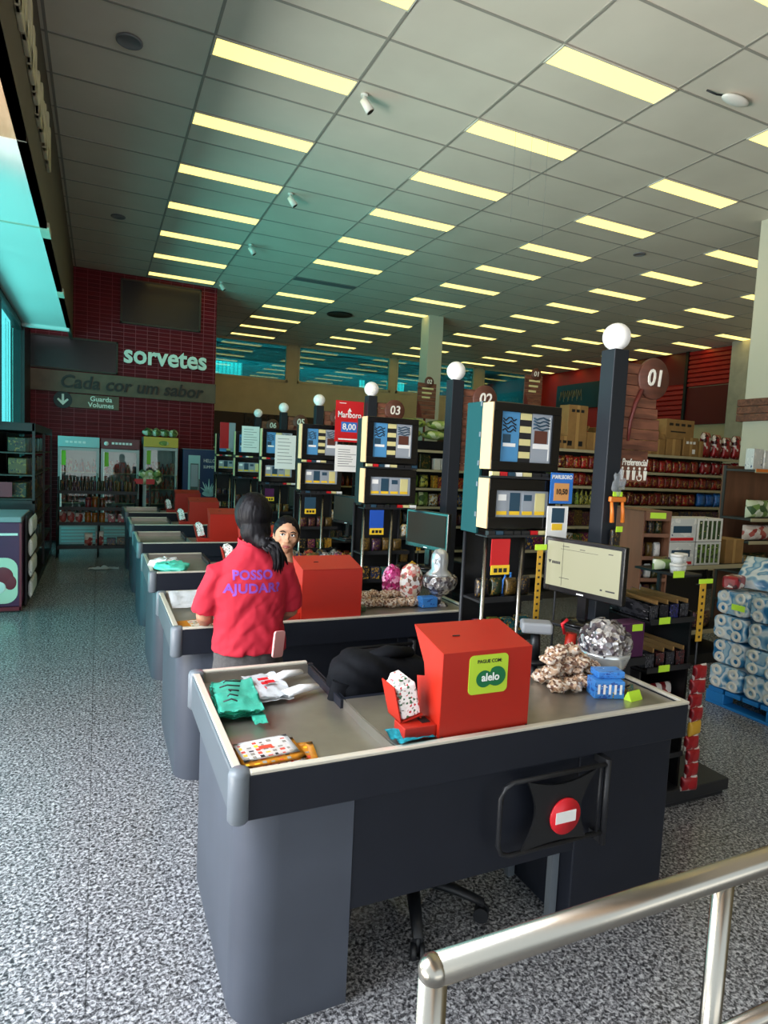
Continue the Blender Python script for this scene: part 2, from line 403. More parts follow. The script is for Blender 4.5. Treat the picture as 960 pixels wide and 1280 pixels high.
def tube(bm, pts, rad, n=12, mi=0, ref=None, cap=True, closed=False):
    pts = [V(p) for p in pts]
    if not isinstance(rad, (list, tuple)):
        rad = [rad] * len(pts)
    rings = []
    ref0 = V(ref) if ref else V((0.13, 0.21, 1))
    N = len(pts)
    for i, p in enumerate(pts):
        if closed:
            t = pts[(i + 1) % N] - pts[i - 1]
        else:
            t = pts[min(i + 1, N - 1)] - pts[max(i - 1, 0)]
        a, b = frame(t, ref0)
        ra, rb = rad[i] if isinstance(rad[i], (list, tuple)) else (rad[i], rad[i])
        rings.append([p + a * (ra * math.cos(2 * PI * k / n)) + b * (rb * math.sin(2 * PI * k / n)) for k in range(n)])
    if closed:
        rings.append(rings[0])
        loft(bm, rings, mi, False)
        bmesh.ops.remove_doubles(bm, verts=bm.verts, dist=1e-6)
    else:
        loft(bm, rings, mi, cap)

def cyl(bm, p0, p1, r0, r1=None, n=16, mi=0):
    tube(bm, [p0, p1], [r0, r0 if r1 is None else r1], n, mi)

def lathe(bm, prof, c=(0, 0, 0), n=16, mi=0):
    c = V(c)
    loft(bm, [[c + V((r * math.cos(2 * PI * k / n), r * math.sin(2 * PI * k / n), z)) for k in range(n)] for r, z in prof], mi)

def sph(bm, c, r, u=20, v=12, mi=0, mx=None):
    rx, ry, rz = r if isinstance(r, (list, tuple)) else (r, r, r)
    t = bmesh.new()
    bmesh.ops.create_uvsphere(t, u_segments=u, v_segments=v, radius=1.0)
    for w in t.verts:
        w.co = V((w.co.x * rx, w.co.y * ry, w.co.z * rz))
    for f in t.faces: f.smooth = True
    m = Matrix.Translation(V(c)) @ (mx if mx is not None else Matrix.Identity(4))
    merge(bm, t, mi, m)

def prism(bm, poly, plane, a0, a1, mi=0, bev=0.0):
    """poly of 2D points extruded along the axis left out of plane ('XY','XZ','YZ')"""
    def P(p, a):
        return {'XY': (p[0], p[1], a), 'XZ': (p[0], a, p[1]), 'YZ': (a, p[0], p[1])}[plane]
    t = bmesh.new()
    lo = [t.verts.new(P(p, a0)) for p in poly]; hi = [t.verts.new(P(p, a1)) for p in poly]
    n = len(poly)
    t.faces.new(lo[::-1]); t.faces.new(hi)
    for i in range(n):
        k = (i + 1) % n
        t.faces.new((lo[i], lo[k], hi[k], hi[i]))
    bmesh.ops.recalc_face_normals(t, faces=t.faces)
    if bev: bmesh.ops.bevel(t, geom=t.edges[:], offset=bev, segments=1, affect='EDGES')
    merge(bm, t, mi)

def quad(bm, pts, mi=0):
    f = bm.faces.new([bm.verts.new(p) for p in pts]); f.material_index = mi

def rrect(x0, x1, y0, y1, r, n=6):
    out = []
    for (cx, cy, a0) in ((x1 - r, y1 - r, 0), (x0 + r, y1 - r, 90), (x0 + r, y0 + r, 180), (x1 - r, y0 + r, 270)):
        for i in range(n + 1):
            a = math.radians(a0 + 90 * i / n)
            out.append((cx + r * math.cos(a), cy + r * math.sin(a)))
    return out

def to_mesh(name, bm, mats, smooth=None):
    bmesh.ops.recalc_face_normals(bm, faces=bm.faces)
    me = bpy.data.meshes.new(name)
    if smooth is not None:
        for f in bm.faces: f.smooth = smooth
    bm.to_mesh(me); bm.free()
    for m in (mats if isinstance(mats, (list, tuple)) else [mats]):
        me.materials.append(m)
    return me

def link(name, me, parent=None, loc=(0, 0, 0), rot=(0, 0, 0), scale=None):
    o = bpy.data.objects.new(name, me); COL.objects.link(o)
    o.location = loc; o.rotation_euler = rot
    if scale: o.scale = scale
    if parent: o.parent = parent
    return o

def obj(name, bm, mats, parent=None, loc=(0, 0, 0), rot=(0, 0, 0), smooth=None):
    return link(name, to_mesh(name, bm, mats, smooth), parent, loc, rot)

def tag(o, label, cat, group=None, kind=None):
    o['label'] = label; o['category'] = cat
    if group: o['group'] = group
    if kind: o['kind'] = kind
    return o

def thing(name, label, cat, loc=(0, 0, 0), rz=0.0, group=None):
    o = bpy.data.objects.new(name, None); COL.objects.link(o)
    o.location = loc; o.rotation_euler = (0, 0, rz); o.empty_display_size = 0.1
    return tag(o, label, cat, group)

def struct(name, bm, mats, loc=(0, 0, 0), parent=None, smooth=None):
    o = obj(name, bm, mats, parent, loc, smooth=smooth)
    if parent is None: o['kind'] = 'structure'
    return o

CH = {}
def kids(o):
    return [c for c in bpy.data.objects if c.parent == o]
def dup(root, loc, rz=None, label=None, group=None):
    r = root.copy(); COL.objects.link(r); r.location = loc
    if rz is not None: r.rotation_euler = (0, 0, rz)
    if label: r['label'] = label
    if group: r['group'] = group
    for ch in kids(root):
        c = ch.copy(); COL.objects.link(c); c.parent = r
        for g in kids(ch):
            d = g.copy(); COL.objects.link(d); d.parent = c
    return r

def textmesh(s, size, depth=0.002, align='CENTER', bold=0.0, shear=0.0, spacing=1.0):
    cu = bpy.data.curves.new('t', 'FONT'); cu.body = s; cu.size = size; cu.extrude = depth
    cu.align_x = align; cu.align_y = 'CENTER'; cu.offset = bold; cu.shear = shear; cu.space_character = spacing
    cu.resolution_u = 3
    o = bpy.data.objects.new('t', cu)
    me = bpy.data.meshes.new_from_object(o)
    bpy.data.objects.remove(o); bpy.data.curves.remove(cu)
    return me

FRONT = (PI / 2, 0, 0)          # text facing -Y
def text(name, s, size, m, parent=None, loc=(0, 0, 0), rot=FRONT, depth=0.002, align='CENTER', bold=0.0, shear=0.0, sx=1.0, spacing=1.0):
    me = textmesh(s, size, depth, align, bold, shear, spacing); me.name = name
    me.materials.clear(); me.materials.append(m)
    return link(name, me, parent, loc, rot, (sx, 1, 1) if sx != 1 else None)

def bake(bm, mats, voxel, smooth_it=4, name='m', disp=None):
    me = bpy.data.meshes.new(name); bmesh.ops.recalc_face_normals(bm, faces=bm.faces); bm.to_mesh(me); bm.free()
    o = bpy.data.objects.new('tmp', me); COL.objects.link(o)
    r = o.modifiers.new('r', 'REMESH'); r.mode = 'VOXEL'; r.voxel_size = voxel
    s = o.modifiers.new('s', 'SMOOTH'); s.factor = 0.5; s.iterations = smooth_it
    dg = bpy.context.evaluated_depsgraph_get()
    out = bpy.data.meshes.new_from_object(o.evaluated_get(dg))
    bpy.data.objects.remove(o); bpy.data.meshes.remove(me)
    if disp:
        for v in out.vertices:
            v.co = V(v.co) + V(v.normal) * disp(V(v.co))
    out.materials.clear()
    for m in (mats if isinstance(mats, (list, tuple)) else [mats]): out.materials.append(m)
    for p in out.polygons: p.use_smooth = True
    out.name = name
    return out

ORD = ['nearest', 'second', 'third', 'fourth', 'fifth', 'sixth', 'seventh', 'eighth', 'ninth', 'tenth', 'eleventh', 'twelfth', 'thirteenth', 'fourteenth']
NTH = ['first', 'second', 'third', 'fourth', 'fifth', 'sixth', 'seventh', 'eighth', 'ninth', 'tenth', 'eleventh', 'twelfth', 'thirteenth', 'fourteenth', 'fifteenth', 'sixteenth']

# ------------------------------------------------------------------ layout constants (metres; camera above the origin)
CH_Z = 5.19                      # ceiling
PITCH = 1.66                     # distance between checkout lanes
CX0 = 0.374                      # window-side end of the counters
CY0 = 1.80                       # front face of the nearest counter
BACK, RIGHT, SORV, WINX, BEAMX = 18.9, 14.7, 13.55, -1.22, -0.46
GX, GY = 0.827, 5.532            # ceiling grid origin

#PART2
# ------------------------------------------------------------------ camera
def camera():
    cd = bpy.data.cameras.new('camera'); o = bpy.data.objects.new('camera', cd); COL.objects.link(o)
    yaw, pitch, roll = 0.428, 0.0811, 0.0479
    cy, sy, cp, sp = math.cos(yaw), math.sin(yaw), math.cos(pitch), math.sin(pitch)
    f = V((sy * cp, cy * cp, -sp)); r = V((cy, -sy, 0)); u = r.cross(f)
    r2 = r * math.cos(roll) + u * math.sin(roll); u2 = -r * math.sin(roll) + u * math.cos(roll)
    m = Matrix(((r2.x, u2.x, -f.x), (r2.y, u2.y, -f.y), (r2.z, u2.z, -f.z))).to_4x4()
    m.translation = V((0, 0, 1.83)); o.matrix_world = m
    cd.sensor_fit = 'VERTICAL'; cd.sensor_height = 36.0; cd.lens = 787.7 / 1280 * 36.0
    cd.clip_start = 0.05; cd.clip_end = 100
    SC.camera = o
camera()
SC.view_settings.view_transform = 'Standard'; SC.view_settings.look = 'None'
SC.view_settings.gamma = 1.0; SC.view_settings.use_curve_mapping = False
SC.view_settings.exposure = 0.0
SC.cycles.use_denoising = True
SC.cycles.max_bounces = 8; SC.cycles.transparent_max_bounces = 12
SC.cycles.sample_clamp_indirect = 4.0

# ------------------------------------------------------------------ light
def world():
    w = bpy.data.worlds.new('sky'); SC.world = w; w.use_nodes = True
    nt = w.node_tree; bg = nt.nodes['Background']
    bg.inputs['Color'].default_value = (0.80, 0.92, 1.0, 1); bg.inputs['Strength'].default_value = 1.5
world()
def area(name, loc, target, sx, sy, col, power):
    l = bpy.data.lights.new(name, 'AREA'); l.shape = 'RECTANGLE'; l.size = sx; l.size_y = sy; l.energy = power; l.color = col
    o = bpy.data.objects.new(name, l); COL.objects.link(o)
    o.location = loc
    d = V(target) - V(loc)
    o.rotation_euler = d.to_track_quat('-Z', 'Y').to_euler()
    return o
area('daylight through the open door', (-1.5, 2.2, 2.5), (0.1, 2.0, 0.0), 1.9, 2.0, (0.86, 0.92, 1.0), 205)
area('daylight through the tinted glass', (-2.4, 8.7, 1.6), (0.6, 8.7, 2.4), 6.8, 3.0, (0.95, 1.0, 1.0), 90)
area('sunlit pavement beside the door', (-5.0, 1.0, 0.05), (-4.6, 1.0, 3.0), 5.0, 10.0, (1.0, 0.97, 0.90), 5700)
area('sunlit pavement beside the shopfront', (-5.0, 9.8, 0.05), (-4.6, 9.8, 3.0), 6.0, 7.5, (1.0, 0.99, 0.96), 1700)
area('sunlit pavement before the entrance', (2.2, -9.0, 0.05), (2.6, -7.0, 3.2), 10.0, 8.0, (1.0, 0.95, 0.86), 450)
area('daylight in the upstairs office', (8.5, 22.0, 5.3), (8.5, 20.5, 3.0), 11.0, 0.6, (0.8, 1.0, 1.0), 260)

# ------------------------------------------------------------------ room shell
def room():
    b = B(); box(b, -6, RIGHT + 0.3, -8, BACK + 4, -0.1, 0); struct('floor', b, M['granite'])
    b = B(); box(b, BEAMX - 0.05, RIGHT + 0.2, -4, BACK + 0.1, CH_Z, CH_Z + 0.08)
    o = struct('ceiling', b, M['ceil']); o.location = (0, 0, 0)
    # T bars of the tile grid
    b = B()
    for i in range(-1, 12):
        x = GX + 1.25 * i
        if x > BEAMX: box(b, x - 0.012, x + 0.012, -4, BACK, CH_Z - 0.006, CH_Z - 0.0005)
    j = -15
    while GY + 0.625 * j < BACK:
        y = GY + 0.625 * j
        box(b, BEAMX, RIGHT, y - 0.011, y + 0.011, CH_Z - 0.0055, CH_Z - 0.0004)
        j += 1
    struct('trim_ceiling_grid', b, M['tbar'])
    # wall with the ice cream sign: a block that closes the corridor
    b = B(); box(b, WINX - 0.1, 2.19, SORV, BACK, 0, CH_Z); struct('wall_ice_cream', b, M['tile'])
    b = B(); box(b, WINX - 0.1, 2.20, SORV - 0.05, SORV - 0.002, 2.84, 3.23); struct('trim_band', b, M['bandbrown'])
    # dark perforated panels set on the tiles
    for k, (x0, x1, z0, z1) in enumerate(((0.36, 1.87, 4.25, 5.10), (-1.2, 0.33, 3.25, 3.87))):
        b = B(); box(b, x0, x1, SORV - 0.03, SORV - 0.002, z0, z1, 0)
        for (a0, a1, c0, c1) in ((x0, x1, z0, z0 + .03), (x0, x1, z1 - .03, z1), (x0, x0 + .03, z0, z1), (x1 - .03, x1, z0, z1)):
            box(b, a0, a1, SORV - 0.045, SORV - 0.002, c0, c1, 1)
        struct('trim_%d' % (k + 1), b, [M['mirror'], M['wallbrown']])
    # back wall
    b = B()
    box(b, 2.1, RIGHT + 0.2, BACK, BACK + 0.15, 3.05, 4.05)
    xs = [2.19, 3.0, 5.2, 5.5, 8.62, 8.82, 11.83, 12.15, 14.45, RIGHT + 0.2]
    for i in range(0, 10, 2): box(b, xs[i], xs[i + 1], BACK, BACK + 0.15, 4.05, CH_Z)
    struct('wall_back', b, M['wallbeige'])
    b = B(); box(b, 2.1, RIGHT + 0.2, BACK - 0.02, BACK + 0.15, 0, 3.05); struct('wall_back_lower', b, M['wallbrown'])
    n = 1
    for x0, x1 in ((3.0, 5.2), (5.5, 8.62), (8.82, 11.83), (12.15, 14.45)):
        b = B(); box(b, x0, x1, BACK + 0.05, BACK + 0.06, 4.05, CH_Z)
        w = struct('window_%d' % n, b, M['glassteal2'])
        b = B()
        for (a0, a1, c0, c1) in ((x0, x1, 4.05, 4.12), (x0, x1, CH_Z - .05, CH_Z), (x0, x0 + .06, 4.05, CH_Z), (x1 - .06, x1, 4.05, CH_Z)):
            box(b, a0, a1, BACK - 0.02, BACK + 0.08, c0, c1)
        obj('window_frame', b, M['wallbeige'], w); n += 1
    # the office behind the back windows
    b = B()
    box(b, 2.2, RIGHT + .2, BACK + 3.4, BACK + 3.5, 3.0, 5.6); box(b, 2.2, RIGHT + .2, BACK + .15, BACK + 3.5, 3.0, 3.05)
    box(b, 2.2, RIGHT + .2, BACK + .1, BACK + 3.5, 5.5, 5.6); box(b, 2.2, 2.3, BACK + .15, BACK + 3.5, 3, 5.6); box(b, RIGHT + .1, RIGHT + .2, BACK + .15, BACK + 3.5, 3, 5.6)
    struct('wall_office', b, M['teal_room'])
    for x0, x1, z0, z1 in ((3.35, 4.5, 4.2, 4.95), (10.05, 10.75, 4.15, 4.85), (13.0, 13.5, 4.15, 4.85), (16.9, 17.2, 4.15, 4.85), (8.9, 9.1, 4.1, 4.8)):
        if x1 > RIGHT: continue
        b = B(); box(b, x0, x1, BACK + 3.36, BACK + 3.4, z0, z1, 0)
        q = x0 + 0.08
        while q < x1: box(b, q, q + .015, BACK + 3.35, BACK + 3.36, z0, z1, 1); q += 0.13
        struct('window_%d' % n, b, [M['lit_win'], M['teal_room']]); n += 1
    # right wall with red cladding
    b = B(); box(b, RIGHT, RIGHT + .2, -4, BACK, 0, CH_Z); struct('wall_right', b, M['wallbeige'])
    b = B()
    box(b, RIGHT - 0.03, RIGHT - .002, 12.62, BACK, 2.9, CH_Z, 2)
    def slats(y0, y1, z0, z1):
        n = int((z1 - z0) / 0.12)
        for i in range(n):
            a = z0 + (z1 - z0) * i / n; h = (z1 - z0) / n
            prism(b, [(RIGHT - .03, a), (RIGHT - .09, a + h * .15), (RIGHT - .09, a + h * .8), (RIGHT - .03, a + h)], 'XZ', y0, y1, 0)
    slats(11.08, 12.52, 4.22, CH_Z - .01)
    slats(12.62, 15.6, 3.35, 4.3)
    box(b, RIGHT - .07, RIGHT - .002, 11.08, 12.52, 3.2, 4.2, 1)
    box(b, RIGHT - .06, RIGHT - .002, 12.62, 15.6, 4.32, CH_Z - .01, 1)
    box(b, RIGHT - .12, RIGHT - .002, 12.53, 12.61, 3.1, CH_Z - .01, 3)
    struct('trim_red_cladding', b, [M['redslat'], M['reddark'], M['redpaint'], M['black']])
    b = B(); box(b, RIGHT - .35, RIGHT - .002, 10.35, 11.06, 0, CH_Z); struct('column_by_right_wall', b, M['concrete'])
    # free standing columns
    b = B(); box(b, 6.83, 7.21, 13.0, 13.38, 0, CH_Z, bev=.01); struct('column_in_hall', b, M['colpaint'])
    b = B(); box(b, 7.86, 8.36, 5.3, 5.8, 0, CH_Z, bev=.01); struct('column_near_pallet', b, M['colpaint'])
    b = B()
    for z in (2.58, 2.68, 2.78): box(b, 7.80, 8.42, 5.24, 5.86, z, z + .092, bev=.006)
    struct('trim_column_band', b, M['wood'])
    # beam over the shopfront and its soffit
    b = B(); box(b, BEAMX - 0.06, BEAMX, -4, SORV, 3.85, CH_Z); struct('beam_shopfront', b, M['beam'])
    b = B()
    box(b, WINX - .1, BEAMX, 5.08, 12.4, 3.85, 3.9, 0); box(b, WINX - .1, BEAMX - .02, 12.4, 12.5, 3.80, 3.9, 0)
    box(b, WINX - .1, BEAMX, -4, 5.06, 3.85, 3.9, 1)
    box(b, -1.0, BEAMX + .001, 6.9, 6.93, 3.842, 3.851, 2)
    for y in (6.9, 9.6): box(b, BEAMX - .06, BEAMX + .02, y, y + .28, 3.83, 3.90, 2)
    struct('soffit', b, [M['soffit'], M['soffitwood'], M['concrete']])
    # raised plaster letters fixed along the beam, worn and seen almost edge on
    b = B(); y = 3.7
    while y < 6.9:
        h = 0.30 + 0.12 * RND.random(); w = 0.20 + .08 * RND.random()
        z = 4.28 + 0.06 * RND.random()
        box(b, BEAMX, BEAMX + .035, y, y + w * .3, z, z + h, bev=.01); box(b, BEAMX, BEAMX + .035, y, y + w, z, z + h * .3, bev=.01)
        box(b, BEAMX, BEAMX + .035, y + w * .65, y + w, z + h * .2, z + h * (.6 + .4 * RND.random()), bev=.01)
        y += w + 0.07
    struct('trim_beam_letters', b, M['cream'])
    # shopfront glazing
    b = B(); box(b, WINX - .01, WINX, 5.2, 12.5, 0.12, 3.84); w = struct('window_shopfront', b, M['glassteal'])
    b = B(); y = 5.2
    box(b, WINX - .06, WINX + .02, 5.1, 5.2, 0, 3.85); box(b, WINX - .06, WINX + .02, 5.2, 12.5, 0, .12); box(b, WINX - .06, WINX + .03, 5.2, 12.5, 3.74, 3.86)
    box(b, WINX - .06, WINX + .02, 5.2, 12.5, 1.98, 2.03)
    while y < 12.5:
        box(b, WINX - .025, WINX + .012, y, y + .04, 0, 3.85); y += 2.43
    obj('window_frame', b, M['alu'], w)
    b = B(); y = 11.2
    while y < 12.4: box(b, WINX - .075, WINX - .07, y, y + .05, 2.1, 3.7); y += .3
    obj('window_blind', b, M['aluteal'], w)
    b = B(); box(b, WINX - .15, WINX + .06, 12.5, SORV, 0, CH_Z); struct('wall_shopfront_end', b, M['alu'])
    b = B(); box(b, 4.6, RIGHT, -4.1, -4, 0, CH_Z); box(b, -1.3, 4.6, -4.1, -4, 4.6, CH_Z); struct('wall_entrance', b, M['wallbeige'])
    b = B(); box(b, -16, WINX - .3, -10, 24, -0.16, -0.101); struct('pavement', b, M['outdoor'])
room()

def lamps():
    proto = None
    for ci, i in enumerate((0, 2, 4, 6, 8, 10)):
        r = 0
        for j in range(-6, 22, 2):
            y = GY + 0.625 * j
            x = GX + 1.25 * i
            if i == 0 and y > SORV - .4: continue
            if i == 2 and j == 10: continue
            if x + 1.25 > RIGHT or y > BACK - .5: continue
            if i >= 4 and j < -2: continue
            if i >= 6 and j < 2: continue
            lab = 'recessed yellow-white ceiling lamp, %s from the entrance in the %s row from the windows' % (NTH[r], NTH[ci])
            r += 1
            if proto is None:
                proto = thing('ceiling_lamp', lab, 'ceiling lamp', (x, y, CH_Z), 0, 'recessed ceiling lamps')
                b = B(); box(b, 0.015, 1.235, 0.012, 0.25, -0.012, -0.0065)
                obj('diffuser', b, M['lamp'], proto)
                b = B()
                for a in ((0.0, 1.25, 0.0, 0.014), (0.0, 1.25, 0.248, 0.264), (0.0, 0.016, 0, .264), (1.234, 1.25, 0, .264)):
                    box(b, a[0], a[1], a[2], a[3], -0.016, -0.0062)
                obj('frame', b, M['lampframe'], proto)
            else:
                dup(proto, (x, y, CH_Z), None, lab)
lamps()

def ceiling_bits():
    p = None
    for k, (x, y) in enumerate(((2.2, 5.70), (2.21, 8.2), (2.19, 10.45), (2.17, 13.0))):
        lab = 'small white spotlight on the ceiling, %s from the entrance' % NTH[k]
        if p is None:
            p = thing('spotlight', lab, 'spotlight', (x, y, CH_Z - .006), 0, 'white ceiling spotlights')
            b = B(); cyl(b, (0, 0, 0), (0, 0, -.02), .035); cyl(b, (0, 0, -.02), (0, 0, -.07), .012); obj('mount', b, M['white'], p)
            b = B(); cyl(b, (-.01, 0, -.05), (.06, -.02, -.15), .035, .042, 18); obj('lamp_body', b, M['white'], p)
            b = B(); cyl(b, (.0605, -.0202, -.1507), (.061, -.0204, -.1514), .034, .034, 18); obj('lens', b, M['ink'], p)
        else: dup(p, (x, y, CH_Z - .006), None, lab)
    p = None
    for k, (x, y, r) in enumerate(((0.2, 5.95, .105), (.23, 10.3, .1), (7.55, 7.55, .09))):
        b = B(); lathe(b, [(r, 0), (r, -.012), (r * .86, -.016), (r * .8, -.01), (0.001, -.01)], (0, 0, 0), 24)
        lab = ('round dark ceiling loudspeaker nearest the entrance', 'round dark ceiling loudspeaker far along beside the beam', 'round ceiling loudspeaker among the lamps over the aisles')[k]
        tag(obj('ceiling_loudspeaker', b, M['inkgrey'], None, (x, y, CH_Z - .006)), lab, 'loudspeaker')
    b = B(); lathe(b, [(.3, 0), (.3, -.02), (.26, -.02), (.24, -.012), (.001, -.012)], (0, 0, 0), 28)
    tag(obj('ceiling_vent', b, M['black'], None, (5.1, 14.2, CH_Z - .006)), 'round black vent in the far ceiling', 'vent')
    b = B(); box(b, 0, 1.22, 0, .2, -.014, -.007)  # flat grey strip painted for the darkness of a missing tile slot
    tag(obj('ceiling_dark_slot', b, M['inkgrey'], None, (3.34, 11.8, CH_Z)), 'narrow dark slot between two lamps in the far ceiling', 'grille')
    # sensor on a thin bracket near the right edge, and hanging wires
    t = thing('ceiling_sensor', 'pale oval sensor on a bracket under the ceiling by the water stains', 'sensor', (5.0, 4.12, CH_Z - .006))
    b = B(); sph(b, (0.1, 0, -.03), (.16, .06, .03)); obj('housing', b, M['white'], t)
    b = B(); tube(b, [(-.2, .05, -.003), (-.1, .03, -.02), (0, 0, -.02)], .008, 8); obj('bracket', b, M['ink'], t)
    for k, (x, y, l) in enumerate(((3.75, 5.5, .9), (3.95, 5.5, .7), (4.15, 5.5, 1.0))):
        b = B(); cyl(b, (0, 0, 0), (.005, 0, -l), .0014, None, 6)
        tag(obj('hanging_wire', b, M['inkgrey'], None, (x, y, CH_Z - .008)), 'thin wire hanging from the ceiling, %s from the left of three' % NTH[k], 'wire', 'thin wires hanging from the ceiling')
ceiling_bits()

def wall_letters():
    tag(text('sign_lettering', 'sorvetes', .50, M['letterwhite'], None, (1.22, SORV - .03, 3.66), depth=.025, bold=.012, sx=.92), 'large cream sorvetes lettering on the red tiled wall', 'lettering')
    tag(text('slogan_lettering', 'Cada cor um sabor', .34, M['inkbrown'], None, (.62, SORV - .066, 3.03), depth=.012, bold=.006, shear=.2, sx=.98), 'dark italic Cada cor um sabor lettering on the brown band', 'lettering')
    tag(text('aisle_lettering', 'bebidas', .46, M['inkbrown'], None, (4.6, BACK - .05, 2.86), depth=.02, bold=.012), 'dark bebidas lettering on the far brown wall', 'lettering')
    t = thing('locker_sign', 'brown bag storage sign with a white arrow pointing down', 'sign', (-.62, SORV - .03, 2.69))
    b = B(); lathe(b, [(.16, 0), (.16, .02)], n=28); o = obj('arrow_disc', b, M['ink'], t, (0, 0, 0), FRONT)
    b = B(); prism(b, [(-.02, .11), (.02, .11), (.02, -.02), (.075, .03), (.1, .005), (0, -.1), (-.1, .005), (-.075, .03), (-.02, -.02)], 'XZ', -.026, -.021); obj('arrow', b, M['letterwhite'], t)
    b = B(); box(b, .12, .98, -.012, .01, -.13, .13, bev=.004); pl = obj('plate', b, M['bandbrown'], t)
    text('lettering', 'Guarda', .13, M['letterwhite'], pl, (.66, -.015, .055), bold=.002)
    text('lettering', 'Volumes', .13, M['letterwhite'], pl, (.66, -.015, -.06), bold=.002)
wall_letters()

def menu_board():
    t = thing('menu_board', 'black menu board with pale scribbled lettering on the red wall', 'menu board', (RIGHT - .05, 16.9, 4.3))
    b = B(); box(b, -.03, 0, -1.05, 1.05, -.42, .42, bev=.01); obj('board', b, M['menu'], t)
    b = B()
    for k in range(5):
        y = .85 - k * .22
        tube(b, [(-.034, y, -.1 + .05 * (k % 2)), (-.034, y - .05, .2), (-.034, y - .1, .0), (-.034, y - .16, .22), (-.034, y - .2, -.15)], .016, 6)
    obj('scribble', b, M['wallbeige'], t)
menu_board()
# ------------------------------------------------------------------ checkout counters
LANE = ['nearest checkout counter', 'second checkout counter', 'third checkout counter', 'fourth checkout counter', 'fifth checkout counter', 'farthest checkout counter']
LN = ['first', 'second', 'third', 'fourth', 'fifth', 'sixth']
TOP = 0.88
def make_counter():
    t = thing('checkout_counter', 'nearest checkout counter, dark blue-grey with steel top and no-entry gate', 'checkout counter', (CX0, CY0, 0), 0, 'checkout counters in a row')
    L = 1.90
    # pedestals and skirt panel
    b = B()
    pts = []
    r = .13
    for i in range(25):
        a = PI + (PI / 2) * i / 24
        pts.append((.03 + r + r * math.cos(a), .03 + r + r * math.sin(a)))
    pts += [(.405, .03), (.405, .9), (.03 + .05, .9), (.03, .85)]
    prism(b, pts, 'XY', 0.0, .735)
    for f in b.faces:
        if abs(f.normal.z) < .5 and len(f.verts) == 4: f.smooth = False
    o = obj('pedestal', b, M['pedestal'], t)
    b = B(); box(b, 1.355, 1.85, .03, .48, 0, .735, bev=.006); obj('pedestal', b, M['apron'], t)
    b = B(); box(b, .408, 1.352, .034, .05, .33, .735); obj('front_panel', b, M['apron'], t)
    b = B(); box(b, 1.315, 1.35, .10, .13, 0, .33); box(b, 1.315, 1.35, .38, .41, 0, .33)
    tube(b, [(1.333, .13, .3), (1.333, .40, .06)], .014, 8); obj('leg_bracket', b, M['cap'], t)
    # apron band all round
    b = B()
    box(b, .03, L - .004, 0, .03, .73, .872, bev=.004)
    box(b, .52, L - .03, .49, .515, .73, .868)
    box(b, .03, .55, .93, .96, .73, .872, bev=.004)
    box(b, .52, .545, .515, .93, .73, .868)
    obj('front_apron', b, M['apron'], t)
    b = B(); box(b, 0.0, .03, .035, .925, .725, .874, bev=.008); obj('side_bumper', b, M['bumper'], t)  # left side of the apron band, its lit tone painted in
    b = B(); box(b, L - .03, L, .02, .50, .735, .872, bev=.006); obj('end_panel', b, M['apron'], t)
    for y in (.022, .938):
        b = B(); lathe(b, [(.001, .722), (.026, .722), (.034, .732), (.034, .872), (.028, .886), (.001, .888)], (.022, y, 0), 20); obj('corner_bumper', b, M['cap'], t)
    # steel surfaces
    b = B()
    prism(b, [(.03, .028), (.555, .028), (.535, .30), (.535, .932), (.03, .932)], 'XY', .822, .832)
    prism(b, [(.548, .03), (.553, .03), (.537, .30), (.537, .93), (.532, .93), (.532, .30)], 'XY', .822, .868)
    box(b, .03, .034, .03, .93, .81, .874); box(b, .03, .52, .926, .93, .81, .874); box(b, .03, .545, .026, .030, .81, .874)
    obj('bagging_tray', b, M['steel'], t)
    b = B(); prism(b, [(.562, .024), (L - .024, .024), (L - .024, .49), (.542, .49), (.542, .30)], 'XY', .836, .868); obj('till_worktop', b, M['steel'], t)
    b = B(); prism(b, [(.556, .03), (.561, .03), (.542, .30), (.542, .46), (.537, .46), (.537, .30)], 'XY', .856, .870); obj('divider_strip', b, M['steel'], t)
    b = B()
    box(b, .05, L, -.002, .024, .872, .884, bev=.003); box(b, L - .024, L + .001, .024, .50, .872, .884, bev=.003)
    box(b, .05, .52, .936, .961, .872, .884, bev=.003); box(b, 0.006, .032, .05, .92, .874, .884, bev=.003)
    obj('edge_trim', b, M['trim'], t)
    # folding barrier gate
    g = []
    x0, x1, z0, z1 = .945, 1.44, .425, .70
    for p in rrect(x0, x1 + .05, z0, z1, .05): 
        if p[0] <= x1: g.append((p[0], -.03, p[1]))
    # order: from top hinge round the free end to the bottom hinge
    b = B()
    tube(b, [(x1, -.03, z1), (x0 + .05, -.03, z1), (x0 + .015, -.03, z1 - .015), (x0, -.03, z1 - .05), (x0, -.03, z0 + .05), (x0 + .015, -.03, z0 + .015), (x0 + .05, -.03, z0), (x1, -.03, z0)], .0095, 10)
    cyl(b, (x1, -.03, z0 - .05), (x1, -.03, z1 + .02), .013, None, 12); cyl(b, (x1 - .035, -.03, z0), (x1 - .035, -.03, z1), .006, None, 8)
    for z in (z0 - .03, z1 + .005): box(b, x1 - .014, x1 + .014, -.03, .032, z - .014, z + .014)
    gt = obj('barrier_gate', b, M['blackmetal'], t)
    b = B()
    def arc(p, q, bulge, n=8):
        p, q = V((p[0], p[1])), V((q[0], q[1])); d = q - p; nrm = V((-d.y, d.x)).normalized()
        return [tuple(p + d * (i / n) + nrm * bulge * math.sin(PI * i / n)) for i in range(n)]
    a0, a1, a2, a3 = (1.045, z0 + .005), (1.345, z0 + .005), (1.385, z1 - .005), (1.055, z1 - .005)
    poly = arc(a0, a1, .012) + arc(a1, a2, .05) + arc(a2, a3, .035) + arc(a3, a0, .05)
    prism(b, poly, 'XZ', -.036, -.026); obj('gate_panel', b, M['black'], gt)
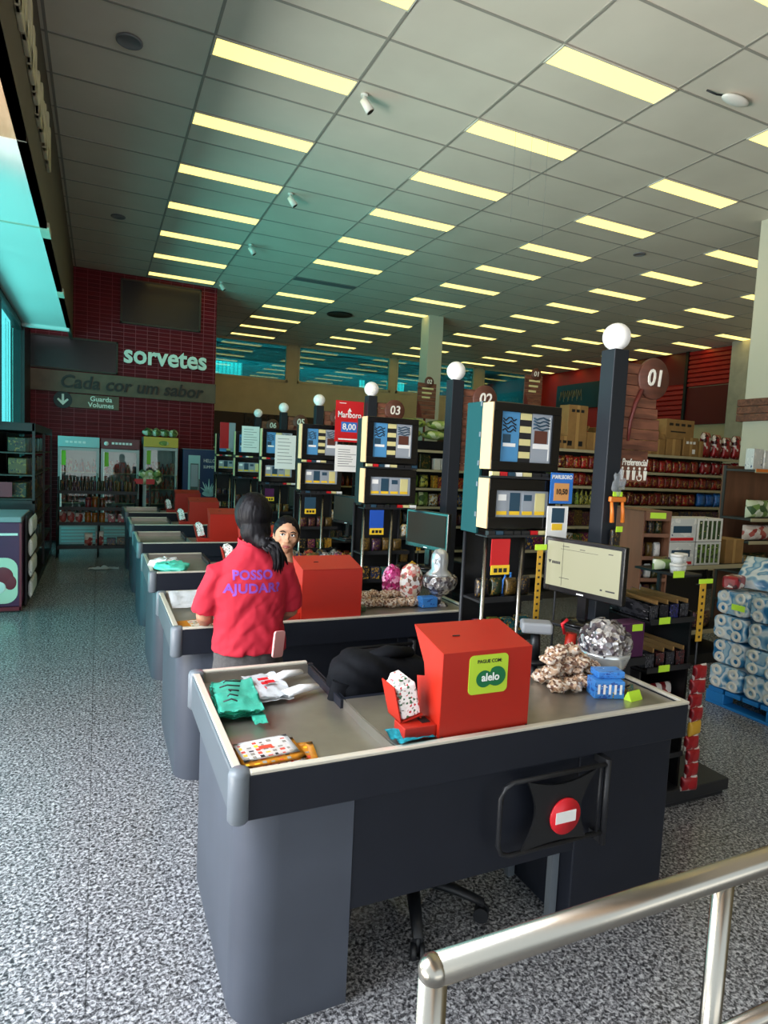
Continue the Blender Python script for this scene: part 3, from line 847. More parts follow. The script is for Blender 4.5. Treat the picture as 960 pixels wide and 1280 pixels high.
    b = B(); lathe(b, [(.001, .004), (.070, .004), (.070, -.004), (.001, -.004)], (0, 0, 0), 32); obj('sign_disc', b, M['redsign'], gt, (1.235, -.041, .535), FRONT)
    b = B(); box(b, 1.188, 1.282, -.047, -.0445, .512, .556); obj('sign_bar', b, M['paper'], gt)
    return t
counter = make_counter()
CLAB = ['', 'second checkout counter, holding the tray beside the woman in red', 'third checkout counter from the entrance, with crumpled bags in its tray',
        'fourth checkout counter from the entrance, dark grey with empty tray', 'fifth checkout counter from the entrance, dark grey with empty tray', 'farthest checkout counter, dark grey, close to the drink coolers']
for k in range(1, 6):
    dup(counter, (CX0, CY0 + PITCH * k, 0), None, CLAB[k])

# ------------------------------------------------------------------ red till screens
def make_till():
    t = thing('till_screen', 'red steel till screen with lime payment sticker on the nearest counter', 'till screen', (1.09, 1.838, .8685), 0, 'red till screens on the counters')
    prof = [(0, 0), (0, .305), (.225, .352), (.175, .285), (.135, .235), (.125, .19), (.185, .172), (.172, .10), (.172, 0)]
    b = B()
    prism(b, prof, 'YZ', 0, .004); prism(b, prof, 'YZ', .371, .375)
    box(b, 0, .375, -.001, .004, 0, .306)
    prism(b, [(-.001, .303), (.225, .350), (.225, .355), (-.001, .308)], 'YZ', 0, .375)
    obj('body', b, M['red'], t)
    b = B(); box(b, .10, .13, .11, .114, .333, .336); 
    for x in (.006, .365): box(b, x, x + .008, -.004, 0, .003, .012)
    obj('rivets', b, M['ink'], t)
    h = B()
    box(h, -.125, .0, .02, .105, .005, .05, bev=.003)
    box(h, -.035, -.03, .08, .11, .05, .06)
    o = obj('card_reader_tray', h, M['red'], t)
    b = B(); box(b, -.045, -.012, .045, .09, .0502, .0525); obj('tray_slot', b, M['ink'], o)
    b = B(); mx = Matrix.Translation(V((-.115, .095, .05))) @ Matrix.Rotation(math.radians(-14), 4, 'Y')
    box(b, -.004, 0.0, -.03, .075, 0, .135, mx=mx); box(b, -.004, .085, -.03, .075, 0, .005, mx=mx)
    obj('tilted_bracket', b, M['red'], t)
    return t
till = make_till()
TP = [None] + [(1.088, 1.838 + PITCH * k - (.02 if k == 1 else 0)) for k in range(1, 6)]
TL = ['', 'red steel till screen right beside the cashier on the second counter', 'red till screen on the third counter, mostly behind the dark-haired woman',
      'red till screen on the fourth counter from the entrance', 'red till screen on the fifth counter from the entrance', 'farthest red till screen, in front of the blue cooler']
for k in range(1, 6):
    dup(till, (TP[k][0], TP[k][1], .8685), None, TL[k])
def sticker():
    b = B(); prism(b, rrect(.106, .270, .150, .292, .018), 'XZ', -.0035, -.0012); s = obj('payment_sticker', b, M['alelo'], till)
    b = B()
    poly = []
    for (cx, r, a0, a1) in ((.222, .036, -125, 125), (.170, .031, 45, 315)):
        for i in range(17):
            a = math.radians(a0 + (a1 - a0) * i / 16); poly.append((cx + r * 1.08 * math.cos(a), .208 + (cx - .2) * .12 + r * math.sin(a)))
    prism(b, poly, 'XZ', -.0048, -.0036); obj('logo_blob', b, M['aleloG'], s)
    text('logo_lettering', 'alelo', .040, M['paper'], s, (.196, -.0055, .209), depth=.0006, bold=.0008)
    text('lettering', 'PAGUE COM:', .0175, M['ink'], s, (.190, -.0042, .268), depth=.0006, bold=.0003)
sticker()

def tissue_boxes():
    p = None
    for k in range(6):
        x, y = (1.09, 1.838) if k == 0 else TP[k]
        lab = ['white floral wrapped box tilted on the red bracket of the nearest till', 'white wrapped box on the second counter till bracket, behind the woman',
               'white wrapped box on the bracket of the third counter till', 'white wrapped box on the bracket of the fourth counter till',
               'white wrapped box on the bracket of the fifth counter till', 'white wrapped box at the farthest till by the coolers'][k]
        if p is None:
            b = B(); box(b, .006, .082, -.026, .07, .006, .128, bev=.008)
            # folded top of the wrapper
            prism(b, [(.012, .128), (.076, .128), (.06, .150), (.028, .150)], 'XZ', -.018, .06)
            p = tag(obj('wrapped_box', b, M['tissue'], None), lab, 'box', 'wrapped boxes on the till brackets')
            o = p
        else:
            o = p.copy(); COL.objects.link(o); o['label'] = lab
        o.location = (x - .115, y + .095, .9185); o.rotation_euler = (0, math.radians(-14), 0)
tissue_boxes()

# ------------------------------------------------------------------ things lying on the counters
def sheet(w, h, nx, ny, fz, thick=.004):
    b = B()
    g = [[b.verts.new((w * i / nx, h * j / ny, fz(i / nx, j / ny))) for j in range(ny + 1)] for i in range(nx + 1)]
    for i in range(nx):
        for j in range(ny):
            f = b.faces.new((g[i][j], g[i + 1][j], g[i + 1][j + 1], g[i][j + 1])); f.smooth = True
    r = bmesh.ops.solidify(b, geom=b.faces[:], thickness=-thick)
    return b

def counter_goods():
    zt = .8322
    # bundle of mint green carrier bags and a white one
    t = thing('carrier_bag_bundle', 'folded mint green carrier bags in the nearest counter tray', 'bags', (.405, 2.28, zt), math.radians(-4), None)
    nz = lambda s: (lambda u, v: .018 + .01 * noise.noise(V((u * 4 + s, v * 4, s))) + .004 * noise.noise(V((u * 14, v * 14, s))))
    for i in range(4):
        b = sheet(.165, .34, 14, 20, nz(i * 3.1), .005)
        obj('folded_bag', b, M['teal_bag'], t, (.003 * i, -.004 * i, .004 + i * .009))
    b = sheet(.05, .10, 8, 8, nz(8), .012); obj('bag_handle', b, M['teal_bag'], t, (.125, -.085, .01))
    b = B()
    for k in range(5): tube(b, [(.03 + .02 * (k % 3), .06 + .05 * k, .064), (.06, .065 + .05 * k, .07), (.08 + .01 * k, .05 + .052 * k, .066)], .003, 5)
    obj('bag_print', b, M['ink'], t)
    t = thing('carrier_bag_bundle', 'folded white carrier bags in the tray, handles pointing right', 'bags', (.585, 2.39, zt), math.radians(4))
    for i in range(3):
        b = sheet(.15, .27, 14, 18, nz(20 + i * 2.3), .005); obj('folded_bag', b, M['white_bag'], t, (.003 * i, .004 * i, .003 + i * .009))
    for (x, y, a) in ((.13, .20, .13), (.13, .03, .08)):
        b = B(); tube(b, [(x - .01, y, .03), (x + .07, y + a * .35, .034), (x + .15, y + a * .5, .03)], [(.014, .03), (.016, .026), (.01, .02)], 10, ref=(0, 0, 1)); obj('bag_handle', b, M['white_bag'], t)
    b = B()
    for k in range(3): box(b, .05, .055 + .02 * k, .06 + .05 * k, .085 + .05 * k, .052, .0535)
    box(b, .07, .11, .12, .15, .052, .0535); obj('bag_print', b, M['marlred'], t)
    # offer flyers
    specs = [('orange offer flyer lying under the other flyers on the tray', .225, .20, .44, 1.86, -8, 'flyerorange', 0), ('white and black flyer sticking out at the right of the flyer pile', .17, .11, .47, 1.845, 14, 'paper', 1),
             ('orange bordered flyer in the middle of the flyer pile', .21, .15, .425, 1.895, 3, 'flyerorange', 2), ('white gridded offer flyer on top of the flyer pile', .19, .135, .432, 1.925, 5, 'paper', 3)]
    for lab, w, h, x, y, a, m, k in specs:
        b = sheet(w, h, 6, 6, lambda u, v: .002 + .004 * u * v, .0015)
        tt = thing('offer_flyer', lab, 'flyer', (x, y, zt + .0025 + .006 * k), math.radians(a), 'offer flyers in the nearest tray')
        obj('sheet', b, M[m], tt)
        b = B(); nx, ny = 7, 5
        for i in range(nx):
            for j in range(ny):
                if RND.random() < .12: continue
                x0 = w * (.05 + .92 * i / nx); y0 = h * (.06 + .9 * j / ny); zz = .0024 + .004 * (x0 / w) * (y0 / h)
                ww, hh = w * .09, h * RND.choice((.05, .09, .11))
                box(b, x0, x0 + ww * RND.uniform(.5, 1), y0, y0 + hh, zz, zz + .0007, RND.choice((0, 0, 1, 2, 3, 2)))
        if k >= 2: box(b, w * .38, w * .62, h * .45, h * .62, .0042, .0049, 0)
        if k == 1: box(b, w * .62, w * .97, h * .3, h * .8, .0045, .0055, 2)
        obj('offer_print', b, [M['flyerpink'], M['yellowtag'], M['flyergrey'], M['ink']], tt)
    # turquoise cloth folded by the till
    b = sheet(.155, .12, 18, 14, lambda u, v: .022 + .008 * math.sin(9 * v + 3 * u) + .006 * noise.noise(V((u * 6, v * 5, 2))), .016)
    tag(obj('cleaning_cloth', b, M['cloth'], None, (.925, 1.812, .8685), (0, 0, math.radians(4))), 'folded turquoise cleaning cloth in front of the red till', 'cloth')
    # second and third counters
    zc = CY0 + PITCH
    b = sheet(.22, .20, 14, 14, nz(50), .012)
    tag(obj('carrier_bag', b, M['white_bag'], None, (.43, zc + .60, zt), (.35, 0, .05)), 'white carrier bag with dark print at the back of the second tray', 'bag')
    for k, (x, y, m, lab) in enumerate(((.42, zc + .12, 'flyerorange', 'yellow flyer under another in the tray of the second counter'), (.50, zc + .10, 'flyer', 'printed flyer on top in the tray of the second counter'))):
        tag(obj('offer_flyer', sheet(.2, .2, 6, 6, lambda u, v: .003 + .004 * u, .002), M[m], None, (x, y, zt + .001 + k * .006), (0, 0, .1)), lab, 'flyer')
    zc = CY0 + 2 * PITCH
    for k, (x, y, m, lab) in enumerate(((.44, zc + .35, 'white_bag', 'crumpled white carrier bag in the tray of the third counter'), (.47, zc + .16, 'teal_bag', 'crumpled mint carrier bag in the tray of the third counter'))):
        b = B(); sph(b, (0, 0, .05), (.13, .10, .05), 24, 16)
        for v in b.verts: v.co += V((noise.noise(v.co * 22 + V((k, 0, 0))), noise.noise(v.co * 22 + V((9, k, 0))), .6 * abs(noise.noise(v.co * 20)))) * .05; v.co.z = max(v.co.z, .003)
        tag(obj('carrier_bag', b, M[m], None, (x + .08, y, zt)), lab, 'bag')
counter_goods()

def candy():
    z0 = .8685
    # pile of clear caramel bags
    k = 0
    for row, (n, z, y, x0) in enumerate(((4, 0, 2.20, 1.845), (4, .0, 2.10, 1.83), (4, .045, 2.16, 1.84), (3, .085, 2.17, 1.86), (2, .12, 2.18, 1.88))):
        for i in range(n):
            b = B(); sph(b, (0, 0, .028), (.05, .04, .026), 26, 18)
            s = RND.random() * 50
            for v in b.verts: v.co += V((v.co.x, v.co.y, v.co.z - .028)).normalized() * (.016 * noise.noise(v.co * 38 + V((s, 0, 0))) + .010 * noise.noise(v.co * 95 + V((0, s, 0))))
            o = obj('caramel_bag', b, M['candybag'], None, (x0 + i * .068 + RND.uniform(-.01, .01), y + RND.uniform(-.015, .015), z0 + z), (RND.uniform(-.4, .4) * (row > 1), RND.uniform(-.4, .4) * (row > 1), RND.uniform(0, 3)))
            tag(o, 'small clear bag of wrapped caramels in the pile beside the nearest till', 'sweets', 'caramel bags piled by the nearest till')
    # twisted film tip on the pile
    # big silver ball of wrapped sweets
    t = thing('sweet_bowl', 'round clear bowl heaped with silver wrapped sweets beside the nearest till', 'bowl', (2.2, 2.225, z0))
    b = B(); lathe(b, [(.001, 0), (.06, 0), (.065, .012), (.10, .05), (.118, .10), (.12, .12)], (0, 0, 0), 28); obj('bowl', b, M['glassware'], t)
    b = B(); sph(b, (0, 0, .145), (.122, .122, .115), 40, 26)
    for v in b.verts: v.co += v.co.normalized() * .014 * noise.cell(v.co * 42)
    obj('wrapped_sweets', b, M['foil'], t)
    # blue gum cartons and a tag
    k = 0
    for (x, y, z, w, d, h, a) in ((2.0, 2.0, 0, .13, .09, .075, -.35), (2.03, 2.025, .0755, .12, .08, .028, -.3)):
        lab = ['blue striped gum carton on the nearest steel worktop', 'flat blue gum packet on top of the striped gum carton'][k]
        tt = thing('gum_carton', lab, 'carton', (x, y, z0 + z), a)
        b = B(); box(b, -w / 2, w / 2, -d / 2, d / 2, 0, h, bev=.003); obj('carton', b, M['gumblue'], tt)
        if k == 0:
            b = B()
            for i in range(5): box(b, -w / 2 + .012 + i * .024, -w / 2 + .022 + i * .024, -d / 2 - .001, -d / 2, .02, .062)
            obj('white_stripes', b, M['paper'], tt)
        k += 1
    for i in range(5):
        b = B(); box(b, -.035, .035, -.008, .008, 0, .03, bev=.003)
        tag(obj('gum_pack', b, M['mixed'], None, (2.03 + .026 * i, 1.965 + .008 * i, z0), (0, 0, .2 + .05 * i)), 'small gum pack standing in front of the blue gum carton', 'gum', 'gum packs before the blue carton')
    b = B(); prism(b, [(-.02, 0), (.02, 0), (.002, .037), (-.002, .037)], 'YZ', -.038, .038)
    tag(obj('price_tag', b, M['limelab'], None, (2.085, 1.925, z0), (0, 0, .15)), 'lime price tag standing before the gum packs on the nearest counter', 'price tag')
    # counter two: caramel bags, sweets jar, film bag
    zc = CY0 + PITCH
    for i in range(12):
        b = B(); sph(b, (0, 0, .03), (.055, .045, .03), 22, 14)
        s = RND.random() * 50
        for v in b.verts: v.co += V((v.co.x, v.co.y, v.co.z - .03)).normalized() * (.016 * noise.noise(v.co * 38 + V((s, 0, 0))) + .010 * noise.noise(v.co * 95 + V((0, s, 0))))
        o = obj('caramel_bag', b, M['candybag'], None, (1.62 + (i % 6) * .075, zc + .26 + .1 * (i // 6) + RND.uniform(-.02, .02), z0 + .028 * (i // 6)), (0, 0, RND.uniform(0, 3)))
        tag(o, 'small clear bag of caramels spread on the second counter worktop', 'sweets', 'caramel bags on the second counter')
    for (x, m, lab) in ((1.5, 'yellowgreen', 'flat green packet at the near end of the second counter sweets'), (2.02, 'gumblue', 'blue packet beside the glass jar on the second counter')):
        b = B(); box(b, -.06, .06, -.04, .04, 0, .035 if m != 'gumblue' else .07, bev=.008); tag(obj('sweet_packet', b, M[m], None, (x, zc + .2, z0)), lab, 'packet')
    t = thing('sweets_jar', 'lidded cut glass jar of sweets on a foot, second counter', 'jar', (2.12, zc + .22, z0))
    b = B(); lathe(b, [(.001, 0), (.065, 0), (.065, .01), (.02, .03), (.02, .06), (.07, .09), (.11, .13), (.12, .17), (.115, .20), (.10, .21)], (0, 0, 0), 24); obj('bowl', b, M['foil'], t)
    b = B(); lathe(b, [(.09, .21), (.085, .22), (.055, .25), (.06, .31), (.055, .35), (.035, .38), (.001, .39)], (-.01, 0, 0), 24); obj('lid', b, M['glassware'], t)
    for (x, y, z, r, m, lab) in ((1.96, .35, .13, (.085, .07, .13), 'whitesweet', 'bulging clear bag of pale sweets standing behind the caramels'), (1.86, .44, .12, (.08, .05, .12), 'pinkfoil', 'bag of pink wrapped sweets behind the pale sweets bag')):
        b = B(); sph(b, (0, 0, z), r, 20, 14)
        for v in b.verts: v.co += v.co.normalized() * .02 * noise.noise(v.co * 30)
        tag(obj('sweets_bag', b, M[m], None, (x, zc + y - .02, z0 + .014)), lab, 'sweets')
    t = thing('spray_bottle', 'small clear sanitiser bottle behind the second red till', 'bottle', (1.52, zc + .42, z0))
    b = B(); lathe(b, [(.001, 0), (.028, 0), (.028, .08), (.015, .1), (.012, .11)], (0, 0, 0), 16); obj('bottle', b, M['glassware'], t)
    b = B(); lathe(b, [(.012, .11), (.012, .14), (.004, .145), (.004, .16)], (0, 0, 0), 12); obj('nozzle', b, M['white'], t)
    for k in (2, 3):
        zc = CY0 + PITCH * k
        for i in range(9):
            b = B(); sph(b, (0, 0, .055), (.06, .05, .055), 14, 10)
            q = RND.random() * 40
            for v in b.verts: v.co += V((v.co.x, v.co.y, v.co.z - .055)).normalized() * .02 * noise.noise(v.co * 26 + V((q, 0, 0)))
            o = obj('sweets_bag', b, M[('mixed', 'darkmix', 'foil')[i % 3]], None, (1.62 + .125 * (i % 5), zc + .17 + .14 * (i // 5), z0 + .012))
            tag(o, 'small bag of wrapped sweets standing on the %s counter worktop' % LN[k], 'sweets', 'sweets bags on the %s counter' % LN[k])

candy()
# ------------------------------------------------------------------ generic packages
PM = {}
def pmesh(kind, m, w, d, h):
    """package meshes, origin at the base centre, front towards -Y"""
    key = (kind, m, round(w, 3), round(d, 3), round(h, 3))
    if key in PM: return PM[key]
    b = B()
    if kind == 'box':
        box(b, -w / 2, w / 2, -d / 2, d / 2, 0, h, bev=min(w, d, h) * .06)
    elif kind == 'pouch':
        rings = []
        n = 12
        for i in range(9):
            v = i / 8
            dd = d / 2 * max(.05, (1 - abs(2 * v - 1) ** 5)) ; ww = w / 2 * (1 - .05 * math.sin(PI * v))
            rings.append([V((ww * math.copysign(abs(math.cos(2 * PI * k / n)) ** .45, math.cos(2 * PI * k / n)), dd * math.copysign(abs(math.sin(2 * PI * k / n)) ** .6, math.sin(2 * PI * k / n)), h * v)) for k in range(n)])
        loft(b, rings)
    elif kind == 'bottle':
        r = w / 2
        lathe(b, [(.001, 0), (r * .9, 0), (r, .03 * h), (r, .55 * h), (r * .8, .66 * h), (r * .36, .8 * h), (r * .34, .93 * h), (r * .4, .935 * h), (r * .4, h), (.001, h)], n=12)
    elif kind == 'jar':
        r = w / 2
        lathe(b, [(.001, 0), (r * .95, 0), (r, .05 * h), (r, .74 * h), (r * .86, .8 * h), (r * .95, .81 * h), (r * .95, h), (.001, h)], n=14)
    elif kind == 'can':
        r = w / 2
        lathe(b, [(.001, 0), (r * .88, 0), (r, .06 * h), (r, .93 * h), (r * .85, h), (.001, h)], n=14)
    elif kind == 'pillow':
        rings = []
        n = 12
        for i in range(9):
            v = i / 8
            dd = d / 2 * max(.05, (1 - abs(2 * v - 1) ** 3)); hh = h / 2 * (1 - .04 * math.sin(PI * v))
            rings.append([V((w * (v - .5), dd * math.copysign(abs(math.sin(2 * PI * k / n)) ** .8, math.sin(2 * PI * k / n)), h / 2 + hh * math.copysign(abs(math.cos(2 * PI * k / n)) ** .6, math.cos(2 * PI * k / n)))) for k in range(n)])
        loft(b, rings)
    PM[key] = to_mesh(kind, b, M[m]); return PM[key]

def place(name, kind, m, w, d, h, loc, label, cat, group=None, rz=0.0, rx=0.0):
    return tag(link(name, pmesh(kind, m, w, d, h), None, loc, (rx, 0, rz)), label, cat, group)

def row(name, kind, m, w, d, h, x0, x1, y, z, label, cat, group, gap=.006, jit=.004, rz=0.0, axis='X'):
    n = max(1, int((x1 - x0) / (w + gap)))
    st = (x1 - x0) / n
    for i in range(n):
        s = x0 + st * (i + .5)
        p = (s, y + RND.uniform(-jit, jit), z) if axis == 'X' else (y + RND.uniform(-jit, jit), s, z)
        place(name, kind, m, w, d, h, p, label, cat, group, rz + RND.uniform(-.08, .08)).scale = (1, 1, RND.uniform(.88, 1.04))

# ------------------------------------------------------------------ globe posts with lane signs
def posts():
    p = None
    for k in range(6):
        lab = 'black post with white globe at the end of the %s checkout lane' % LN[k]
        loc = (2.506, 2.62 + PITCH * k, 0)
        if p is None:
            p = thing('globe_post', lab, 'lamp post', loc, 0, 'black globe posts along the checkout lanes')
            b = B(); box(b, -.05, .05, -.05, .05, .012, 2.475, bev=.004)
            obj('pole', b, M['post'], p)
            b = B(); box(b, -.11, .11, -.11, .11, 0, .012, bev=.002); obj('base_plate', b, M['blackmetal'], p)
            b = B(); sph(b, (0, 0, 2.545), .072, 28, 18); cyl(b, (0, 0, 2.475), (0, 0, 2.485), .035); obj('globe', b, M['globe'], p)
        else: dup(p, loc, None, lab)
posts()

def lane_signs():
    nums = ['01', '02', '03', '04', '05', '06']
    for k in range(6):
        lab = 'brown timber lane sign with the number %s on a round disc' % nums[k]
        t = thing('lane_sign', lab, 'sign', (2.57, 2.60 + PITCH * k, 0), 0, 'numbered lane signs on the posts')
        b = B()
        z = 1.78
        while z < 2.40:
            h = .058
            w = .27 - (.10 * max(0, (z - 2.05) / .35))
            if z < 1.92: w = .20
            box(b, 0, w, -.008, .008, z, z + h - .003, bev=.002); z += h
        for x in (.03, .13): box(b, x - .012, x + .012, .008, .016, 1.78, 2.40)
        obj('panel', b, M['wood'], t)
        b = B(); lathe(b, [(.001, .012), (.105, .012), (.112, .006), (.112, -.008), (.001, -.008)], n=32); d = obj('number_disc', b, M['wooddisc'], t, (.19, -.012, 2.345), FRONT)
        text('number', nums[k], .125, M['letterwhite'], d, (0, 0, .0145), (0, 0, 0), depth=.002, bold=.002, sx=.95, shear=.1)
        b = B(); pts = []
        tube(b, [(.11, -.014, 2.28), (.07, -.014, 2.2), (.045, -.014, 2.1), (.04, -.014, 2.0)], [.014, .013, .011, .008], 8); obj('curved_trim', b, M['wooddk'], t)
        if k == 0:
            text('lettering', 'Preferencial', .052, M['letterwhite'], t, (.105, -.0105, 1.885), depth=.001, bold=.0008, sx=.75, shear=.15)
            b = B()
            for i in range(5):
                x = .02 + i * .042
                lathe_c = (x, -.0095, 1.853)
                sph(b, lathe_c, (.008, .002, .008), 10, 6)
                if i == 3:
                    tube(b, [(x + .018 * math.cos(a), -.0095, 1.805 + .018 * math.sin(a)) for a in [q * PI / 6 for q in range(-7, 3)]], .003, 5)
                    box(b, x - .005, x + .005, -.011, -.008, 1.81, 1.842); box(b, x - .004, x + .016, -.011, -.008, 1.808, 1.815)
                else:
                    prism(b, [(x - .007, 1.79), (x + .007, 1.79), (x + .012, 1.842), (x - .012, 1.842)], 'XZ', -.0115, -.008)
            obj('priority_icons', b, M['letterwhite'], t)
lane_signs()

# ------------------------------------------------------------------ cigarette display towers
def make_tower():
    t = thing('cigarette_display', 'nearest cigarette display tower with framed screen and teal side board', 'display', (1.83, 2.72, 0), 0, 'cigarette display towers beside the lanes')
    W = .43
    b = B(); box(b, -.004, .012, .10, .255, 1.47, 2.165, bev=.003); obj('side_board', b, M['tealboard'], t)
    b = B()
    for z in (1.56, 1.72, 1.83, 1.98, 2.14): box(b, -.007, -.003, .105, .12, z, z + .025)
    obj('board_clips', b, M['cap'], t)
    b = B(); box(b, .02, W, .10, .25, 1.49, 2.15); obj('cabinet_back', b, M['black'], t)
    def fr(z0, z1, bx, bz):
        b = B()
        box(b, 0.0, W, 0.0, .022, z0, z0 + bz, bev=.003); box(b, 0, W, 0, .022, z1 - bz, z1, bev=.003)
        box(b, 0, bx, 0, .022, z0 + bz, z1 - bz); box(b, W - bx, W, 0, .022, z0 + bz, z1 - bz)
        box(b, .004, W, .022, .098, z0, z1)
        o = obj('display_frame', b, M['blackgloss'], t)
        b = B(); box(b, -.006, .004, .002, .098, z0 + .002, z1 - .002); obj('wood_edge', b, M['woodedge'], o)
        return o
    up = fr(1.812, 2.158, .052, .045)
    x0, x1, z0, z1 = .052, W - .052, 1.857, 2.113
    b = B(); w = x1 - x0; h = z1 - z0
    def q(u0, u1, v0, v1, mi, d=.0): box(b, x0 + u0 * w, x0 + u1 * w, .012 - d, .020, z0 + v0 * h, z0 + v1 * h, mi)
    q(0, .36, 0, 1, 0); q(.36, .60, 0, 1, 1); q(.60, 1, 0, 1, 2)
    for v in (.08, .34, .60, .86): q(.37, .59, v, v + .13, 3, .001)
    q(.05, .2, .38, .55, 5, .001); q(.06, .30, .30, .37, 6, .001); q(.66, .92, .40, .66, 7, .001); q(.64, .95, .29, .39, 6, .001)
    for k in range(4):
        tube(b, [(x0 + w * (.04 + .25 * i / 5), .0115, z0 + h * (.62 + .08 * k + .04 * math.sin(i * 1.9 + k))) for i in range(6)], .004, 5, 1)
        tube(b, [(x0 + w * (.63 + .32 * i / 5), .0115, z0 + h * (.70 + .07 * k + .025 * math.sin(i * 1.7 + k))) for i in range(6)], .005, 5, 5)
    q(.95, .97, .05, .95, 6, .001)
    obj('advert_panel', b, [M['blueprint'], M['ink'], M['greyprint'], M['creamprint'], M['ink'], M['bluegrey'], M['paper'], M['brownprint']], up)
    lo = fr(1.505, 1.768, .045, .062)
    x0, x1, z0, z1 = .045, W - .045, 1.567, 1.706; w = x1 - x0; h = z1 - z0
    b = B(); q(0, 1, 0, 1, 2)
    for i in range(4):
        q(.03 + .24 * i, .22 + .24 * i, .08, .92, (7, 5, 4, 0)[i] if i != 2 else 2, .002); q(.03 + .24 * i, .22 + .24 * i, .08, .22, 8, .003); q(.05 + .24 * i, .2 + .24 * i, .62, .85, 3 if i == 3 else 6 if i == 0 else 5, .003)
    obj('pack_panel', b, [M['creamprint'], M['ink'], M['greyprint'], M['creamprint'], M['greyprint'], M['bluegrey'], M['paper'], M['greyprint'], M['yellowtag']], lo)
    for z in (1.770, 1.462):
        b = B(); box(b, -.006, W, -.012, .098, z, z + .006); box(b, -.006, W, -.012, -.008, z, z + .012); sh = obj('pack_rail', b, M['blackmetal'], t)
        b = B(); x = .01
        while x < W - .04:
            ww = RND.uniform(.035, .06); box(b, x, x + ww, .0, .03, z + .0065, z + .032, RND.choice((0, 1, 2, 3, 1, 4))); x += ww + .006
        obj('cigarette_packs', b, [M['paper'], M['ink'], M['marlred'], M['creamprint'], M['bluegrey']], sh)
    for x in (.004, .235):
        b = B(); cyl(b, (x + .012, .03, .01), (x + .012, .03, 1.462), .011, None, 10); obj('leg', b, M['chrome'], t)
    for x in (.016, W - .016):
        b = B(); cyl(b, (x, .235, .01), (x, .235, 1.49), .011, None, 10); obj('leg', b, M['blackmetal'], t)
    b = B(); box(b, -.02, W + .02, 0.0, .27, 0, .012, bev=.003); obj('base_plate', b, M['blackmetal'], t)
    for z in (.35, .62, .88, 1.1):
        b = B(); box(b, 0.02, W, .06, .25, z, z + .012); box(b, .02, W, .055, .06, z, z + .03); obj('shelf', b, M['shelfblack'], t)
    b = B(); box(b, .02, W, .25, .256, .02, 1.47); obj('back_panel', b, M['perf'], t)
    return t
tower = make_tower()
for k in range(1, 6):
    tw = dup(tower, (1.83, 2.72 + PITCH * k, 0), None, 'black cigarette display tower with two framed panels at the %s checkout lane' % LN[k])
    for c in kids(tw):
        if c.name.startswith(('side_board', 'board_clips')): bpy.data.objects.remove(c)

def tower_goods():
    cards = [('marlred', 'red advert card with yellow price strip on the nearest display tower', .03, .13), ('blueink', 'blue advert card with yellow price strip on the second display tower', .05, .13),
             ('bluegrey', 'dark advert card with yellow price strip on the third display tower', .05, .11), ('plum', 'purple advert card with yellow price strip on the fourth display tower', .05, .1)]
    for k, (m, lab, x, h) in enumerate(cards):
        t = thing('price_card', lab, 'advert card', (1.83 + x, 2.714 + PITCH * k, 1.265), 0, 'advert cards under the display towers')
        b = B(); box(b, 0, .115, 0, .004, .045, .045 + h * 1.1); obj('card', b, M[m], t)
        b = B(); box(b, .004, .118, -.002, .003, 0, .05); s = obj('price_strip', b, M['yellowtag'], t)
        b = B()
        for i in range(3): box(b, .02 + .03 * i, .042 + .03 * i, -.003, -.0018, .012, .034)
        obj('price_print', b, M['ink'], s)
        b = B(); cyl(b, (.06, .003, .045 + h * 1.08), (.06, .003, .197), .003, None, 6); obj('hanger', b, M['blackmetal'], t)
    for k in range(6):
        y = 2.72 + PITCH * k + .15
        lab = 'small colourful snack packet on a shelf under the %s display tower' % LN[k]
        g = 'snack packets under the %s display tower' % LN[k]
        for z, m, w, h, kind in ((1.113, 'darkmix', .075, .11, 'pouch'), (.893, 'mixed', .07, .10, 'box'), (.633, 'mixed', .08, .12, 'pouch')):
            if k == 0 and z < .8: continue
            row('snack_packet', kind, m, w, .05, h, 1.87, 2.24, y, z, lab, 'packet', g)
tower_goods()

# ------------------------------------------------------------------ candy racks at the end of each lane
def make_rack():
    t = thing('candy_rack', 'black confectionery rack with yellow strip at the nearest lane end', 'rack', (2.62, 2.36, 0), 0, 'black candy racks at the lane ends')
    b = B(); box(b, -.02, .72, -.02, .46, 0.03, .10, bev=.006); box(b, .0, .70, .0, .44, 0, .03); obj('plinth', b, M['blackmetal'], t)
    b = B(); box(b, 0, .36, .42, .44, .10, 1.06); obj('back_panel', b, M['perf'], t)
    b = B(); box(b, .335, .352, .02, .42, .10, 1.09); obj('side_panel', b, M['perf'], t)
    b = B(); box(b, 0, .012, .03, .42, .10, .78); obj('side_panel', b, M['perf'], t)
    for z in (.30, .545, .795, 1.055):
        b = B(); box(b, 0.012, .335, .0, .42, z - .012, z); box(b, .012, .335, -.008, .0, z - .014, z + .014); obj('shelf', b, M['shelfblack'], t)
    b = B(); box(b, .35, .396, -.012, -.008, .93, 1.25); ys = obj('yellow_strip', b, M['yellow'], t)
    b = B()
    for i in range(8): box(b, .366, .380, -.0135, -.012, .948 + .037 * i, .962 + .037 * i)
    obj('strip_print', b, M['inkbrown'], ys)
    b = B(); box(b, .335, .44, -.016, -.012, 1.25, 1.275); obj('lime_tag', b, M['limelab'], ys)
    b = B(); cyl(b, (.372, -.004, .1), (.372, -.004, 1.25), .006, None, 8); cyl(b, (.352, .02, 1.24), (.372, -.004, 1.24), .005, None, 6); obj('strip_pole', b, M['blackmetal'], t)
    return t
rack = make_rack()
for k in range(1, 6):
    dup(rack, (2.62, 2.36 + PITCH * k, 0), None, 'black confectionery rack with yellow strip at the %s lane end' % LN[k])

